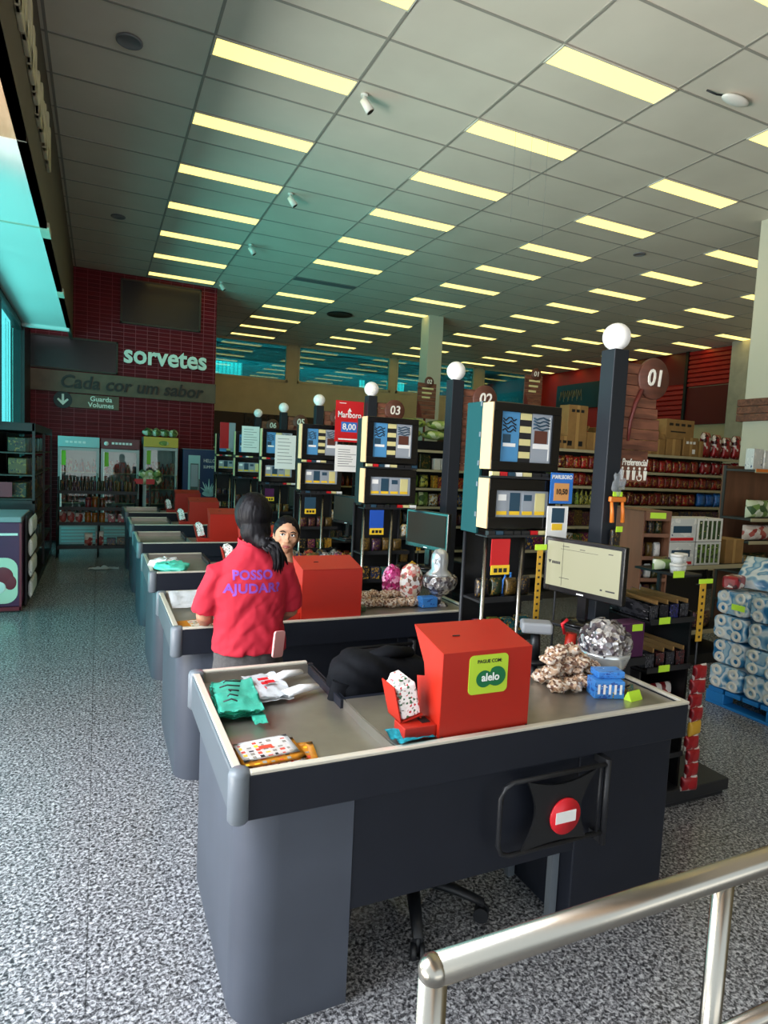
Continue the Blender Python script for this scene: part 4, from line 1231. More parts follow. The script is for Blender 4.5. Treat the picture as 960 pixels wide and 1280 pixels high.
def rack_goods():
    # nearest rack: slanted display boxes
    y0 = 2.36
    for z, n, lab in ((.796, 4, 'open confectionery display box on the lower shelf of the nearest rack'), (1.056, 4, 'open confectionery display box on the upper shelf of the nearest rack')):
        for i in range(n):
            t = thing('display_box', lab, 'box', (2.675 + .075 * i, y0 + .19, z + .001), 0, 'confectionery boxes, ' + ('upper' if z > 1 else 'lower') + ' shelf of the nearest rack')
            b = B()
            w = .034
            box(b, -w, w, -.17, .17, 0, .004); box(b, -w, w, -.17, -.166, 0, .078); prism(b, [(-.17, 0), (.17, 0), (.17, .105), (-.17, .08)], 'YZ', -w, -w + .003); prism(b, [(-.17, 0), (.17, 0), (.17, .105), (-.17, .08)], 'YZ', w - .003, w)
            obj('tray', b, M['candybox'], t)
            b = B()
            for q in range(7): box(b, -w + .005, w - .005, -.15 + q * .044, -.15 + q * .044 + .034, .004, .066 + .004 * q, bev=.003)
            obj('chocolate_bars', b, M['candybox'], t)
            b = B(); box(b, w - .012, w - .002, -.165, .16, .082, .104); obj('lid_edge', b, M['cardboard'], t)
    for i, (x, z, lab) in enumerate(((2.70, .795, 'lime price tag at the lower shelf edge of the nearest rack'), (2.675, 1.055, 'lime price tag at the middle shelf edge of the nearest rack'), (2.80, 1.30, 'lime price tag beside the white tubs on the nearest rack'))):
        b = B(); box(b, -.04, .04, -.002, .0, -.012, .024)
        tag(obj('price_tag', b, M['limelab'], None, (x + .05, y0 - .0105, z) if z < 1.2 else (x, y0 - .01, z)), lab, 'price tag')
    for i in range(4):
        place('candy_packet', 'pouch', 'redpack', .09, .05, .13, (2.68 + .07 * i, y0 + .10, .546), 'red candy packet on the lowest visible shelf of the nearest rack', 'packet', 'red candy packets low on the nearest rack')
        place('candy_packet', 'pouch', 'darkmix', .09, .05, .13, (2.68 + .07 * i, y0 + .10, .301), 'dark candy packet near the bottom of the nearest rack', 'packet', 'dark candy packets low on the nearest rack')
    # hanging strip of red sachets
    z = .80
    for i in range(9):
        m = 'redpack' if i not in (4,) else 'yellow'
        h = .085
        lab = 'red and white snack sachet on the strip hanging by the nearest rack' if m == 'redpack' else 'yellow sachet in the middle of the hanging strip of red sachets'
        place('snack_sachet', 'pouch', m, .105, .035, h, (2.992 + RND.uniform(-.012, .012), y0 - .03, z - .077), lab, 'sachet', 'sachets on the hanging strip' if m == 'redpack' else None, RND.uniform(-.2, .2))
        z -= .079
    # brown cardboard tower display standing on the rack
    t = thing('cardboard_display', 'tall brown cardboard display with four shelves of small bags', 'display', (3.175, 2.97, 1.03), math.radians(-12)); t.scale = (1.138,) * 3
    b = B(); box(b, -.085, -.077, -.13, .16, 0, .50); box(b, .077, .085, -.13, .16, 0, .50); box(b, -.077, .077, .15, .16, 0, .5); box(b, -.085, .085, -.13, .16, .495, .502)
    box(b, -.085, .085, -.134, .162, -.045, 0.0, bev=.003); obj('body', b, M['brownboard'], t)
    for z in (.0, .115, .235, .36):
        b = B(); box(b, -.077, .077, -.13, .15, z, z + .006); box(b, -.077, .077, -.132, -.128, z, z + .02); obj('shelf', b, M['brownboard'], t)
    b = B(); box(b, -.077, .077, -.134, -.13, .45, .495); hd = obj('header', b, M['brownboard'], t)
    b = B(); box(b, -.05, .045, -.138, -.1345, .462, .494); obj('price_tag', b, M['limelab'], hd)
    for k in range(12):
        sh = k // 3
        zz = ((.0, .115, .235, .36)[sh] + .0065) * 1.138
        p = Matrix.Rotation(math.radians(-12), 4, 'Z') @ V((-.048 + .048 * (k % 3), -.07, 0)) * 1.138
        place('nut_bag', 'pouch', 'darkmix' if k % 4 else 'carton', .050, .034, .095, (3.175 + p.x, 2.97 + p.y, 1.03 + zz), 'small bag on a shelf of the brown cardboard display', 'bag', 'small bags in the cardboard display')
    # stand that carries the display behind the rack
    t = thing('display_stand', 'black stand under the brown cardboard display', 'stand', (3.175, 2.97, 0))
    b = B(); box(b, -.10, .10, -.06, .1, .0, .955); obj('column', b, M['blackmetal'], t)
    b = B(); box(b, -.11, .11, -.16, .2, .956, .976); obj('tray', b, M['blackmetal'], t)
    # white tubs and dark packets on the top shelf
    for i, (x, y, z) in enumerate(((2.86, 2.42, 1.30), (2.925, 2.45, 1.30), (2.86, 2.42, 1.352), (2.925, 2.45, 1.352))):
        t = thing('sweet_tub', ('lower' if z < 1.32 else 'upper') + ' white tub of the ' + ('left' if i % 2 == 0 else 'right') + ' pair stacked on the nearest rack', 'tub', (x, y, z), 0, None)
        b = B(); lathe(b, [(.001, 0), (.028, 0), (.033, .036), (.001, .036)], n=18); obj('tub', b, M['carton'], t)
        b = B(); lathe(b, [(.001, .0365), (.035, .0365), (.035, .05), (.001, .05)], n=18); obj('lid', b, M['cupwhite'], t)
    for i, (x, y, m, lab) in enumerate(((2.87, 2.52, 'greenbag', 'green tinted pouch lying behind the white tubs'), (2.94, 2.60, 'darkmix', 'dark pouch lying behind the white tubs beside the yellow strip'))):
        place('snack_pouch', 'pillow', m, .15, .07, .06, (x, y, 1.3), lab, 'pouch', None, .3 * i)
    t = thing('rack_topshelf', 'black top shelf carrying the white tubs above the nearest rack', 'shelf', (2.80, 2.36, 1.287))
    b = B(); box(b, .01, .19, 0, .30, 0, .012); obj('board', b, M['shelfblack'], t)
    b = B(); box(b, .16, .175, .25, .27, -.22, 0); obj('bracket', b, M['shelfblack'], t)
    # other racks
    for k in range(1, 6):
        yk = 2.36 + PITCH * k + .14
        for z, m, kind in ((1.056, 'mixed', 'pouch'), (.796, 'darkmix', 'box'), (.546, 'mixed', 'box')):
            row('candy_packet', kind, m, .072, .06, .13, 2.64, 2.95, yk, z, 'candy packet on the black rack at the %s lane end' % LN[k], 'packet', 'candy packets on the rack at the %s lane end' % LN[k])
rack_goods()

# ------------------------------------------------------------------ monitors on their stands
def monitors():
    p = None
    for k in range(4):
        lab = ['lit customer monitor showing a pale screen at the nearest lane', 'dark monitor facing the cashier of the second lane', 'dark monitor at the third lane', 'dark monitor at the fourth lane'][k]
        c = V((2.22, 2.44 + PITCH * k, 0)); rz = math.atan2(2.24 - 2.68, 2.27 - 2.17)
        t = thing('monitor', lab, 'monitor', c, rz, 'monitors at the checkout lanes')
        b = B(); box(b, -.235, .235, 0, .035, 1.19, 1.475, bev=.006)
        box(b, -.12, .12, .035, .06, 1.25, 1.42, bev=.01); obj('casing', b, M['blackgloss'], t)
        b = B(); box(b, -.215, .215, -.003, .001, 1.222, 1.455); s = obj('screen', b, M['screen'] if k == 0 else M['screenoff'], t)
        if k == 0:
            b = B()
            for (x, z, w, h) in ((-.10, 1.435, .04, .003), (.0, 1.43, .03, .003), (.16, 1.43, .025, .004), (-.02, 1.42, .22, .0015), (-.10, 1.27, .06, .0025), (-.115, 1.34, .0015, .22), (.17, 1.25, .05, .007), (.12, 1.25, .012, .008)):
                box(b, x - w / 2, x + w / 2, -.0042, -.003, z - h / 2, z + h / 2)
            prism(b, [(-.205, 1.355), (-.185, 1.355), (-.195, 1.338)], 'XZ', -.0042, -.003)
            for i in range(5): box(b, -.18 + .0105 * i, -.172 + .0105 * i, -.0042, -.003, 1.338, 1.352)
            obj('screen_print', b, M['ink'], s)
        b = B(); box(b, -.02, .02, -.0015, -.0005, 1.2, 1.207); obj('maker_mark', b, M['paper'], t)
        b = B(); box(b, -.025, .025, .02, .045, 1.07, 1.20); lathe(b, [(.001, 1.05), (.10, 1.05), (.10, 1.06), (.03, 1.075), (.001, 1.08)], (0, .03, 0), 24); obj('stand', b, M['blackgloss'], t)
        # riser carrying the monitor
        if k == 0:
            tt = thing('monitor_riser', 'black metal riser under the lit monitor', 'stand', c, rz)
            b = B(); box(b, -.12, .12, -.08, .13, 1.036, 1.0495, bev=.003); obj('shelf', b, M['blackmetal'], tt)
            b = B(); box(b, -.03, .03, .10, .13, 0.0, 1.036); obj('column', b, M['blackmetal'], tt)
            rp = tt
        else:
            dup(rp, c, rz, 'black metal riser under the dark monitor of the %s lane' % LN[k])
monitors()

def till_clutter():
    # scanner and handset beside the lit monitor
    t = thing('barcode_scanner', 'grey tabletop scanner on a dark foot behind the caramel bags', 'scanner', (1.985, 2.47, 0.0), math.radians(-30))
    b = B(); box(b, -.075, .075, -.05, .05, 1.02, 1.075, bev=.012); obj('head', b, M['greybox'], t)
    b = B(); cyl(b, (0, 0, .885), (0, 0, 1.02), .03, .022); lathe(b, [(.001, .87), (.07, .87), (.06, .885), (.001, .885)], n=20); obj('foot', b, M['black'], t)
    b = B(); cyl(b, (0, 0, 0.02), (0, 0, .87), .02); lathe(b, [(.001, 0), (.06, 0), (.06, .02), (.001, .02)], n=20); obj('column', b, M['blackmetal'], t)
    t = thing('handset', 'red cylinder handset standing left of the silver sweets bowl', 'handset', (2.115, 2.375, 0), 0)
    b = B(); cyl(b, (0, 0, .88), (.012, 0, 1.03), .03, .026, 18); obj('grip', b, M['red'], t)
    b = B(); tube(b, [(-.03, 0, 1.03), (-.05, 0, 1.08), (-.02, 0, 1.10)], .009, 8); obj('trigger', b, M['redsign'], t)
    b = B(); cyl(b, (0, 0, .0), (0, 0, .88), .016); lathe(b, [(.001, 0), (.04, 0), (.04, .015), (.001, .015)], n=20); obj('stand', b, M['blackmetal'], t)
    # yellow measuring strip hanging left of the monitor
    t = thing('yellow_strip', 'long yellow printed strip with lime tag left of the lit monitor', 'price strip', (2.13, 2.66, 0))
    b = B(); box(b, -.018, .018, -.002, 0, .98, 1.40); s = obj('strip', b, M['yellow'], t)
    b = B()
    for i in range(11): box(b, -.007, .006, -.003, -.0018, .997 + .036 * i, 1.008 + .036 * i)
    obj('strip_print', b, M['inkbrown'], s)
    b = B(); box(b, -.035, .05, -.003, 0, 1.40, 1.43); obj('lime_tag', b, M['limelab'], t)
    b = B(); cyl(b, (0, .006, 0.01), (0, .006, 1.42), .005, None, 8); lathe(b, [(.001, 0), (.05, 0), (.05, .012), (.001, .012)], n=18); obj('pole', b, M['blackmetal'], t)
    # blue bottles near the strip
    for i in range(2): place('cleaning_bottle', 'bottle', 'gumblue', .035, .035, .12, (2.105 + .036 * i, 2.92, 1.113), 'slim blue bottle between the yellow strip and the monitor', 'bottle', 'slim blue bottles by the yellow strip')
    # magenta sweets bag and orange shaver hooks on the post
    t = thing('razor_hanger', 'orange plastic razors hanging on the nearest globe post', 'razor', (2.53, 2.555, 1.62))
    b = B(); box(b, -.06, .05, -.02, 0, .05, .078, bev=.005); obj('hanger_bar', b, M['orangeplastic'], t)
    for x in (-.045, .03):
        b = B(); tube(b, [(x, -.012, .05), (x + .008, -.012, 0), (x + .012, -.012, -.06)], [.008, .010, .012], 8); obj('razor', b, M['orangeplastic'], t)
    b = B(); box(b, -.05, .015, -.024, -.021, .08, .105); obj('lime_tag', b, M['limelab'], t)
    b = B(); sph(b, (-.02, -.03, .15), (.045, .012, .06), 26, 18)
    for v in b.verts: v.co += V((v.co.x + .02, v.co.y + .03, v.co.z - .15)) * .7 * noise.noise(v.co * 40)
    obj('clear_bag', b, M['clearbag'], t)
    t = thing('hanging_packets', 'small dark packets with a lime tag hanging low on the nearest post', 'packets', (2.53, 2.555, 1.45))
    b = B(); box(b, -.03, .03, -.02, 0, -.03, .07, bev=.006); obj('packet', b, M['darkmix'], t)
    b = B(); box(b, -.01, .035, -.024, -.021, .06, .09); obj('lime_tag', b, M['limelab'], t)
    # dark red sweets box with tag right of silver bowl
    t = thing('sweets_carton', 'maroon sweets carton with lime tag right of the silver bowl', 'carton', (2.50, 2.40, 0))
    b = B(); box(b, -.09, .09, -.05, .05, .88, 1.06, bev=.006); obj('carton', b, M['plum'], t)
    b = B(); box(b, .0, .07, -.054, -.051, 1.02, 1.055); obj('lime_tag', b, M['limelab'], t)
    b = B(); box(b, -.1, .1, -.06, .06, .84, .879); box(b, -.03, .03, -.03, .03, 0, .84); obj('stand', b, M['blackmetal'], t)
till_clutter()

# ------------------------------------------------------------------ posters and notices
def posters():
    def sheetobj(name, lab, cat, x, y, z, w, h, m):
        t = thing(name, lab, cat, (x, y, z))
        b = B(); box(b, -w / 2, w / 2, -.002, .002, 0, h); obj('sheet', b, M[m], t)
        return t
    # red price poster hanging between third and second lanes
    PX, PZ, PH = (2.22, 2.035, 1.96), (1.70, 1.667, 1.86), (.27, .42, .38)
    for k, (px, lab) in enumerate(((0, 'white printed price list under the red cigarette poster'), (1, 'white printed price list on the fourth display tower'), (2, 'white printed price list on the fifth display tower'))):
        yy = [2.72 + PITCH * 2 - .03, 2.72 + PITCH * 3 - .03, 2.72 + PITCH * 4 - .03][k]
        xx = PX[k]; zz = PZ[k]; hh = PH[k]
        t = sheetobj('price_list', lab, 'notice', xx + .08, yy, zz, .26, hh, 'paper')
        b = B(); n = 8
        for i in range(n):
            w = RND.uniform(.12, .2); box(b, -.10, -.10 + w, -.0032, -.002, hh - .05 - i * (hh - .08) / n, hh - .044 - i * (hh - .08) / n)
        obj('print_lines', b, M['inkgrey'], t)
    t = sheetobj('price_poster', 'red hanging Marlboro price poster with blue 8,00 price field', 'poster', 2.30, 2.72 + 2 * PITCH - .05, 2.0, .30, .41, 'marlred')
    b = B()
    for x in (-.12, .0): box(b, x - .008, x + .008, .0025, .045, .10, .13)
    obj('clips', b, M['inkgrey'], t)
    text('lettering', 'Marlboro', .085, M['paper'], t, (0, -.0035, .27), depth=.0008, sx=.78, bold=.001)
    b = B(); prism(b, [(-.022, .305), (.022, .305), (.0, .34)], 'XZ', -.0035, -.002); obj('crest', b, M['paper'], t)
    b = B(); box(b, -.085, .085, -.0035, -.002, .10, .20); pb = obj('price_field', b, M['marlblue'], t)
    text('price', '8,00', .085, M['paper'], pb, (0, -.005, .15), depth=.0008, bold=.0015)
    b = B(); box(b, -.11, .115, -.0033, -.002, .02, .034); box(b, -.11, -.04, -.0033, -.002, .382, .389); obj('small_print', b, M['paper'], t)
    # blue price poster of the first lane
    t = sheetobj('price_poster', 'blue hanging MARLBORO price poster with orange 10,50 field', 'poster', 2.275, 2.70, 1.645, .150, .165, 'marlblue')
    text('lettering', 'MARLBORO', .030, M['paper'], t, (0, -.0035, .142), depth=.0006, sx=.85, bold=.0006)
    b = B(); box(b, -.05, .05, -.0035, -.002, .015, .11); pb = obj('price_field', b, mat('orange price print', 'd89a5a', .5), t)
    text('price', '10,50', .04, M['ink'], pb, (0, -.005, .063), depth=.0006, bold=.001, sx=.9)
    t = sheetobj('advert_sheet', 'pale advert sheet with yellow strip below the blue price poster', 'poster', 2.265, 2.705, 1.41, .14, .22, 'paper')
    b = B(); box(b, -.04, .045, -.0035, -.002, .13, .21); obj('picture', b, M['bluegrey'], t)
    b = B(); box(b, -.035, .035, -.0037, -.002, .09, .125); obj('yellow_strip', b, M['yellowtag'], t)
    t = thing('poster_pole', 'slim pole carrying the blue price poster and the advert sheet', 'pole', (2.30, 2.72, 0))
    b = B(); cyl(b, (0, .0, .012), (0, 0, 1.79), .006, None, 8); obj('pole', b, M['blackmetal'], t); b = B(); lathe(b, [(.001, 0), (.05, 0), (.05, .012), (.001, .012)], n=16); obj('foot', b, M['blackmetal'], t)
    t = sheetobj('small_poster', 'red and grey cigarette poster on the farthest display tower', 'poster', 2.01, 2.72 + 5 * PITCH - .03, 1.91, .26, .44, 'greyprint')
    b = B(); box(b, -.13, .02, -.0035, -.002, 0, .44); obj('red_half', b, M['marlred'], t)
    # yellow warning sign between lanes
    t = thing('yellow_notice', 'yellow house-shaped notice hanging behind the glass jar', 'notice', (2.13, 4.12, .93))
    b = B(); prism(b, [(-.07, 0), (.07, 0), (.07, .12), (0, .17), (-.07, .12)], 'XZ', -.003, .003); obj('board', b, M['yellow'], t)
    b = B()
    for z in (.04, .075, .11): box(b, -.05, .05, -.0045, -.003, z, z + .006)
    obj('print_lines', b, M['ink'], t)
    b = B(); cyl(b, (0, .008, -.93), (0, .008, .12), .005, None, 8); obj('stake', b, M['blackmetal'], t)
posters()

# ------------------------------------------------------------------ office chairs, jacket
def chairs():
    t = thing('office_chair', 'black office chair pushed under the nearest counter, jacket on its back', 'office chair', (1.20, 2.185, 0), math.radians(4))
    b = B()
    lathe(b, [(.001, .10), (.045, .10), (.045, .13), (.03, .15), (.001, .15)], n=18)
    for i in range(5):
        a = 2 * PI * i / 5 + .5
        d = V((math.cos(a), math.sin(a), 0))
        tube(b, [d * .02 + V((0, 0, .12)), d * .18 + V((0, 0, .105)), d * .30 + V((0, 0, .075))], [(.022, .03), (.018, .026), (.014, .02)], 10, ref=(0, 0, 1))
    obj('star_base', b, M['chair'], t)
    for i in range(5):
        a = 2 * PI * i / 5 + .5
        d = V((math.cos(a), math.sin(a), 0)) * .295; s = V((-math.sin(a), math.cos(a), 0))
        b = B()
        for q in (-.016, .016): cyl(b, d + s * (q - .009) + V((0, 0, .03)), d + s * (q + .009) + V((0, 0, .03)), .03, None, 16)
        cyl(b, d + V((0, 0, .03)), d + V((0, 0, .085)), .009, None, 8); obj('caster', b, M['chair'], t)
    b = B(); cyl(b, (0, 0, .15), (0, 0, .43), .022); lathe(b, [(.001, .235), (.24, .235), (.245, .245), (.24, .255), (.001, .255)], n=32); obj('gas_column', b, M['chair'], t)
    b = B(); box(b, -.23, .23, -.22, .23, .43, .50, bev=.03, seg=3); obj('seat', b, M['jacket'], t)
    b = B(); box(b, -.20, .20, .26, .31, .58, .93, bev=.022, seg=3); bk = obj('backrest', b, M['chair'], t)
    b = B(); tube(b, [(0, .15, .45), (0, .30, .45), (0, .33, .55), (0, .315, .72)], [(.03, .012)] * 4, 10, ref=(1, 0, 0)); obj('back_support', b, M['chair'], t)
    b = B(); tube(b, [(-.26, .1, .47), (-.27, .1, .62), (-.27, .05, .66), (-.27, -.12, .66)], .014, 8); obj('armrest', b, M['chair'], t)
    # jacket draped over the backrest
    g = B()
    rings = []
    n = 56
    for i in range(49):
        u = i / 48 * 2 - 1
        e = (1 - abs(u) ** 3.2) ** .5 if abs(u) < 1 else 0
        e = max(e, .12)
        top = .985 - .05 * u - .10 * abs(u) ** 4; bot = .60 + .05 * abs(u)
        zc, hz, hy = (top + bot) / 2, (top - bot) / 2, .128 * e
        ring = []
        for q in range(n):
            a = 2 * PI * q / n
            cy_, cz = math.copysign(abs(math.cos(a)) ** .7, math.cos(a)), math.copysign(abs(math.sin(a)) ** .62, math.sin(a))
            p = V((u * .285, .285 + hy * cy_ * (1 - .12 * cz), zc + hz * cz))
            fold = abs(noise.noise(V(((p.x + p.z * 1.1) * 9, (p.z - p.x * .5) * 3.2, 2)))) * .042 - noise.noise(V((p.x * 7, p.y * 9, p.z * 6))) * .018
            d = V((0, cy_, cz * .35))
            ring.append(p + d * fold)
        rings.append(ring)
    loft(g, rings)
    jk = thing('jacket', 'black padded jacket draped over the chair back behind the nearest counter', 'jacket', (1.20, 2.185, 0), math.radians(4))
    obj('body', g, M['jacket'], jk)
    b = B(); tube(b, [(-.24, .23, .90), (-.26, .235, .80), (-.22, .24, .70), (-.16, .24, .62)], [(.05, .035), (.058, .04), (.05, .035), (.04, .03)], 16, ref=(1, 0, 0))
    for v in b.verts: v.co.y -= .014 * abs(noise.noise(V((v.co.x * 10, v.co.z * 22, 4))))
    obj('sleeve', b, M['jacket'], jk)
    b = B(); tube(b, [(-.12, .27, .975), (-.02, .25, 1.0), (.10, .26, .985)], [(.03, .02), (.045, .028), (.03, .02)], 14, ref=(0, 1, 0)); obj('collar', b, M['jacket'], jk)
    return t
chair1 = chairs()
c2 = dup(chair1, (1.22, 4.33, 0), math.radians(20), 'black office chair the cashier sits on, behind the second counter')

# ------------------------------------------------------------------ railing
def railing():
    t = thing('handrail', 'stainless steel tube railing in the near right corner', 'railing', (0, .835, 0))
    R_ = .0255
    b = B(); cyl(b, (.51, 0, 1.0), (2.6, 0, 1.0), R_, None, 24)
    sph(b, (.51, 0, 1.0), R_ * 1.04, 28, 20); obj('top_rail', b, M['chrome'], t)
    for x in (.51, 1.205, 1.9, 2.595):
        b = B(); cyl(b, (x, 0, 0.008), (x, 0, .998), .0245 if x < .6 else .021, None, 22); p = obj('post', b, M['chrome'], t)
        b = B(); lathe(b, [(.001, 0), (.05, 0), (.05, .006), (.024, .010), (.001, .010)], (x, 0, 0), 22); obj('foot_flange', b, M['chrome'], p)
    for z in (.62,):
        b = B(); cyl(b, (1.205, 0, z), (2.6, 0, z), .019, None, 20); obj('lower_rail', b, M['chrome'], t)
railing()
# ------------------------------------------------------------------ gondolas in the sales hall
def gondola(name, lab, x0, x1, y0, dep, zs, top, m='shelf', back='shelf'):
    t = thing(name, lab, 'shelving', (x0, y0, 0)); W = x1 - x0
    b = B(); box(b, 0, W, .02, dep, 0, .10); obj('plinth', b, M[m], t)
    b = B(); box(b, 0.02, W - .02, dep - .03, dep, .10, top); obj('back_panel', b, M[back], t)
    n = max(2, int(W / 1.2) + 1)
    for i in range(n):
        x = W * i / (n - 1); b = B(); box(b, max(0, x - .02), min(W, x + .02), dep - .06, dep - .031, .10, top); obj('upright', b, M[m], t)
    for z in zs:
        b = B(); box(b, 0, W, .0, dep - .06, z - .025, z); s = obj('shelf', b, M[m], t)
        b = B(); box(b, 0, W, -.012, -.0005, z - .035, z + .004); obj('price_rail', b, M['silverstrip'], s)
    return t

def coffee_aisle():
    x0, x1, y0 = 5.15, 9.75, 7.0
    zs = (.35, .70, 1.03, 1.335, 1.605, 1.845, 2.115)
    gondola('grocery_gondola', 'long grey gondola of red coffee packs with cardboard boxes on top', x0, x1, y0, .55, zs, 2.25)
    # visible stock, shelf by shelf
    row('coffee_pack', 'pouch', 'coffee', .13, .09, .20, 5.2, 8.7, y0 + .14, 1.846, 'red coffee pack on the upper shelf of the long gondola', 'coffee', 'coffee packs on the upper shelf')
    row('coffee_pack', 'pouch', 'coffee', .125, .09, .185, 5.9, 9.7, y0 + .14, 1.606, 'dark red coffee pack on the second shelf of the long gondola', 'coffee', 'coffee packs on the second shelf')
    row('sauce_bottle', 'bottle', 'yellowgreen', .075, .075, .22, 5.9, 7.1, y0 + .12, 1.336, 'yellow and green bottle on the third shelf of the long gondola', 'bottle', 'bottles on the third shelf')
    row('coffee_pack', 'pouch', 'coffee', .13, .09, .20, 7.1, 8.7, y0 + .14, 1.336, 'red coffee pack on the third shelf beside the bottles', 'coffee', 'coffee packs on the third shelf')
    row('detergent_pack', 'pouch', 'gumblue', .16, .1, .22, 8.75, 9.7, y0 + .14, 1.336, 'blue pack at the right end of the third shelf', 'packet', 'blue packs on the third shelf')
    row('grocery_pack', 'box', 'darkmix', .14, .09, .22, 5.2, 9.7, y0 + .14, 1.031, 'dark grocery box on the fourth shelf of the long gondola', 'box', 'grocery boxes on the fourth shelf')
    row('grocery_pack', 'box', 'mixed', .16, .1, .24, 5.2, 6.6, y0 + .14, .701, 'mixed grocery box low on the long gondola', 'box', 'grocery boxes low on the long gondola')
    row('tall_coffee_pack', 'pouch', 'redpack', .19, .12, .40, 8.75, 9.72, y0 + .16, 1.846 + .27, 'tall red coffee bag standing on top of the gondola beside the cartons', 'coffee', 'tall red bags on top of the gondola')
    row('tall_coffee_pack', 'pouch', 'redpack', .19, .12, .225, 8.75, 9.72, y0 + .14, 1.846, 'red coffee bag under the tall bags at the gondola end', 'coffee', 'red bags at the gondola end')
    row('grocery_pack', 'pouch', 'yellowgreen', .13, .08, .2, 5.2, 5.85, y0 + .13, 1.606, 'yellow-green packet at the near end of the second shelf', 'packet', 'yellow-green packets on the gondola')
    # cardboard boxes on top
    specs = [(5.55, .30, .16, .30, 'small crumpled cardboard box at the left end of the gondola top'), (5.95, .40, .34, .18, 'flat cardboard box lying below the printed carton'), (6.15, .34, .30, .62, 'tall printed carton standing behind the flat box on the gondola'),
             (6.50, .34, .3, .26, 'open cardboard box beside the nearest globe post'), (7.45, .34, .3, .42, 'cardboard carton on the gondola just right of the lane sign'), (7.75, .30, .3, .24, 'low open cardboard box with torn flaps on the gondola'), (8.08, .30, .3, .26, 'cardboard box under the big carton on the gondola'),
             (8.30, .62, .26, .0, ''), (8.45, .32, .3, .30, 'cardboard carton with a white label at the right of the pile'), (8.68, .16, .25, .26, 'narrow cardboard carton beside the tall red bags')]
    for x, w, d, h, lab in specs:
        if not lab: continue
        y = y0 + .12 if 'printed' not in lab else y0 + .345
        if 'flat' in lab: y = y0 + .05
        t = thing('cardboard_box', lab, 'box', (x, y, 2.116), RND.uniform(-.06, .06))
        if 'flat' in lab: d = .2
        b = B(); box(b, -w / 2, w / 2, -d / 2 + .1, d / 2 + .1, 0, h, bev=.006)
        if 'open' in lab or 'torn' in lab or 'crumpled' in lab:
            for s in (-1, 1):
                mx = Matrix.Translation(V((s * w / 2, .1, h))) @ Matrix.Rotation(s * -.5, 4, 'Y')
                box(b, -.003, .003, -d / 2, d / 2, 0, .10, mx=mx)
        obj('carton', b, M['cardboard'], t)
        b = B(); box(b, -.025, .025, -d / 2 + .0975, -d / 2 + .1, 0, h); obj('tape', b, M['tape'], t)
        if 'printed' in lab or 'label' in lab:
            b = B()
            for i in range(3): box(b, -w * .35 + i * w * .24, -w * .35 + i * w * .24 + w * .16, -d / 2 + .096, -d / 2 + .0985, h - .1, h - .06)
            box(b, w * .1, w * .3, -d / 2 + .096, -d / 2 + .0985, .05, .12)
            obj('print', b, M['ink'] if 'printed' in lab else M['paper'], t)
    # a second layer carton
    t = thing('cardboard_box', 'biggest printed cardboard carton on top of the box pile', 'box', (8.2, y0 + .22, 2.376 + .003), 0)
    b = B(); box(b, -.30, .30, -.14, .14, 0, .30, bev=.006); obj('carton', b, M['cardboard'], t)
    b = B()
    for i in range(4): box(b, -.24 + .13 * i, -.16 + .13 * i, -.1425, -.14, .2, .24)
    box(b, -.2, .12, -.1425, -.14, .1, .12); obj('print', b, M['inkbrown'], t)
coffee_aisle()

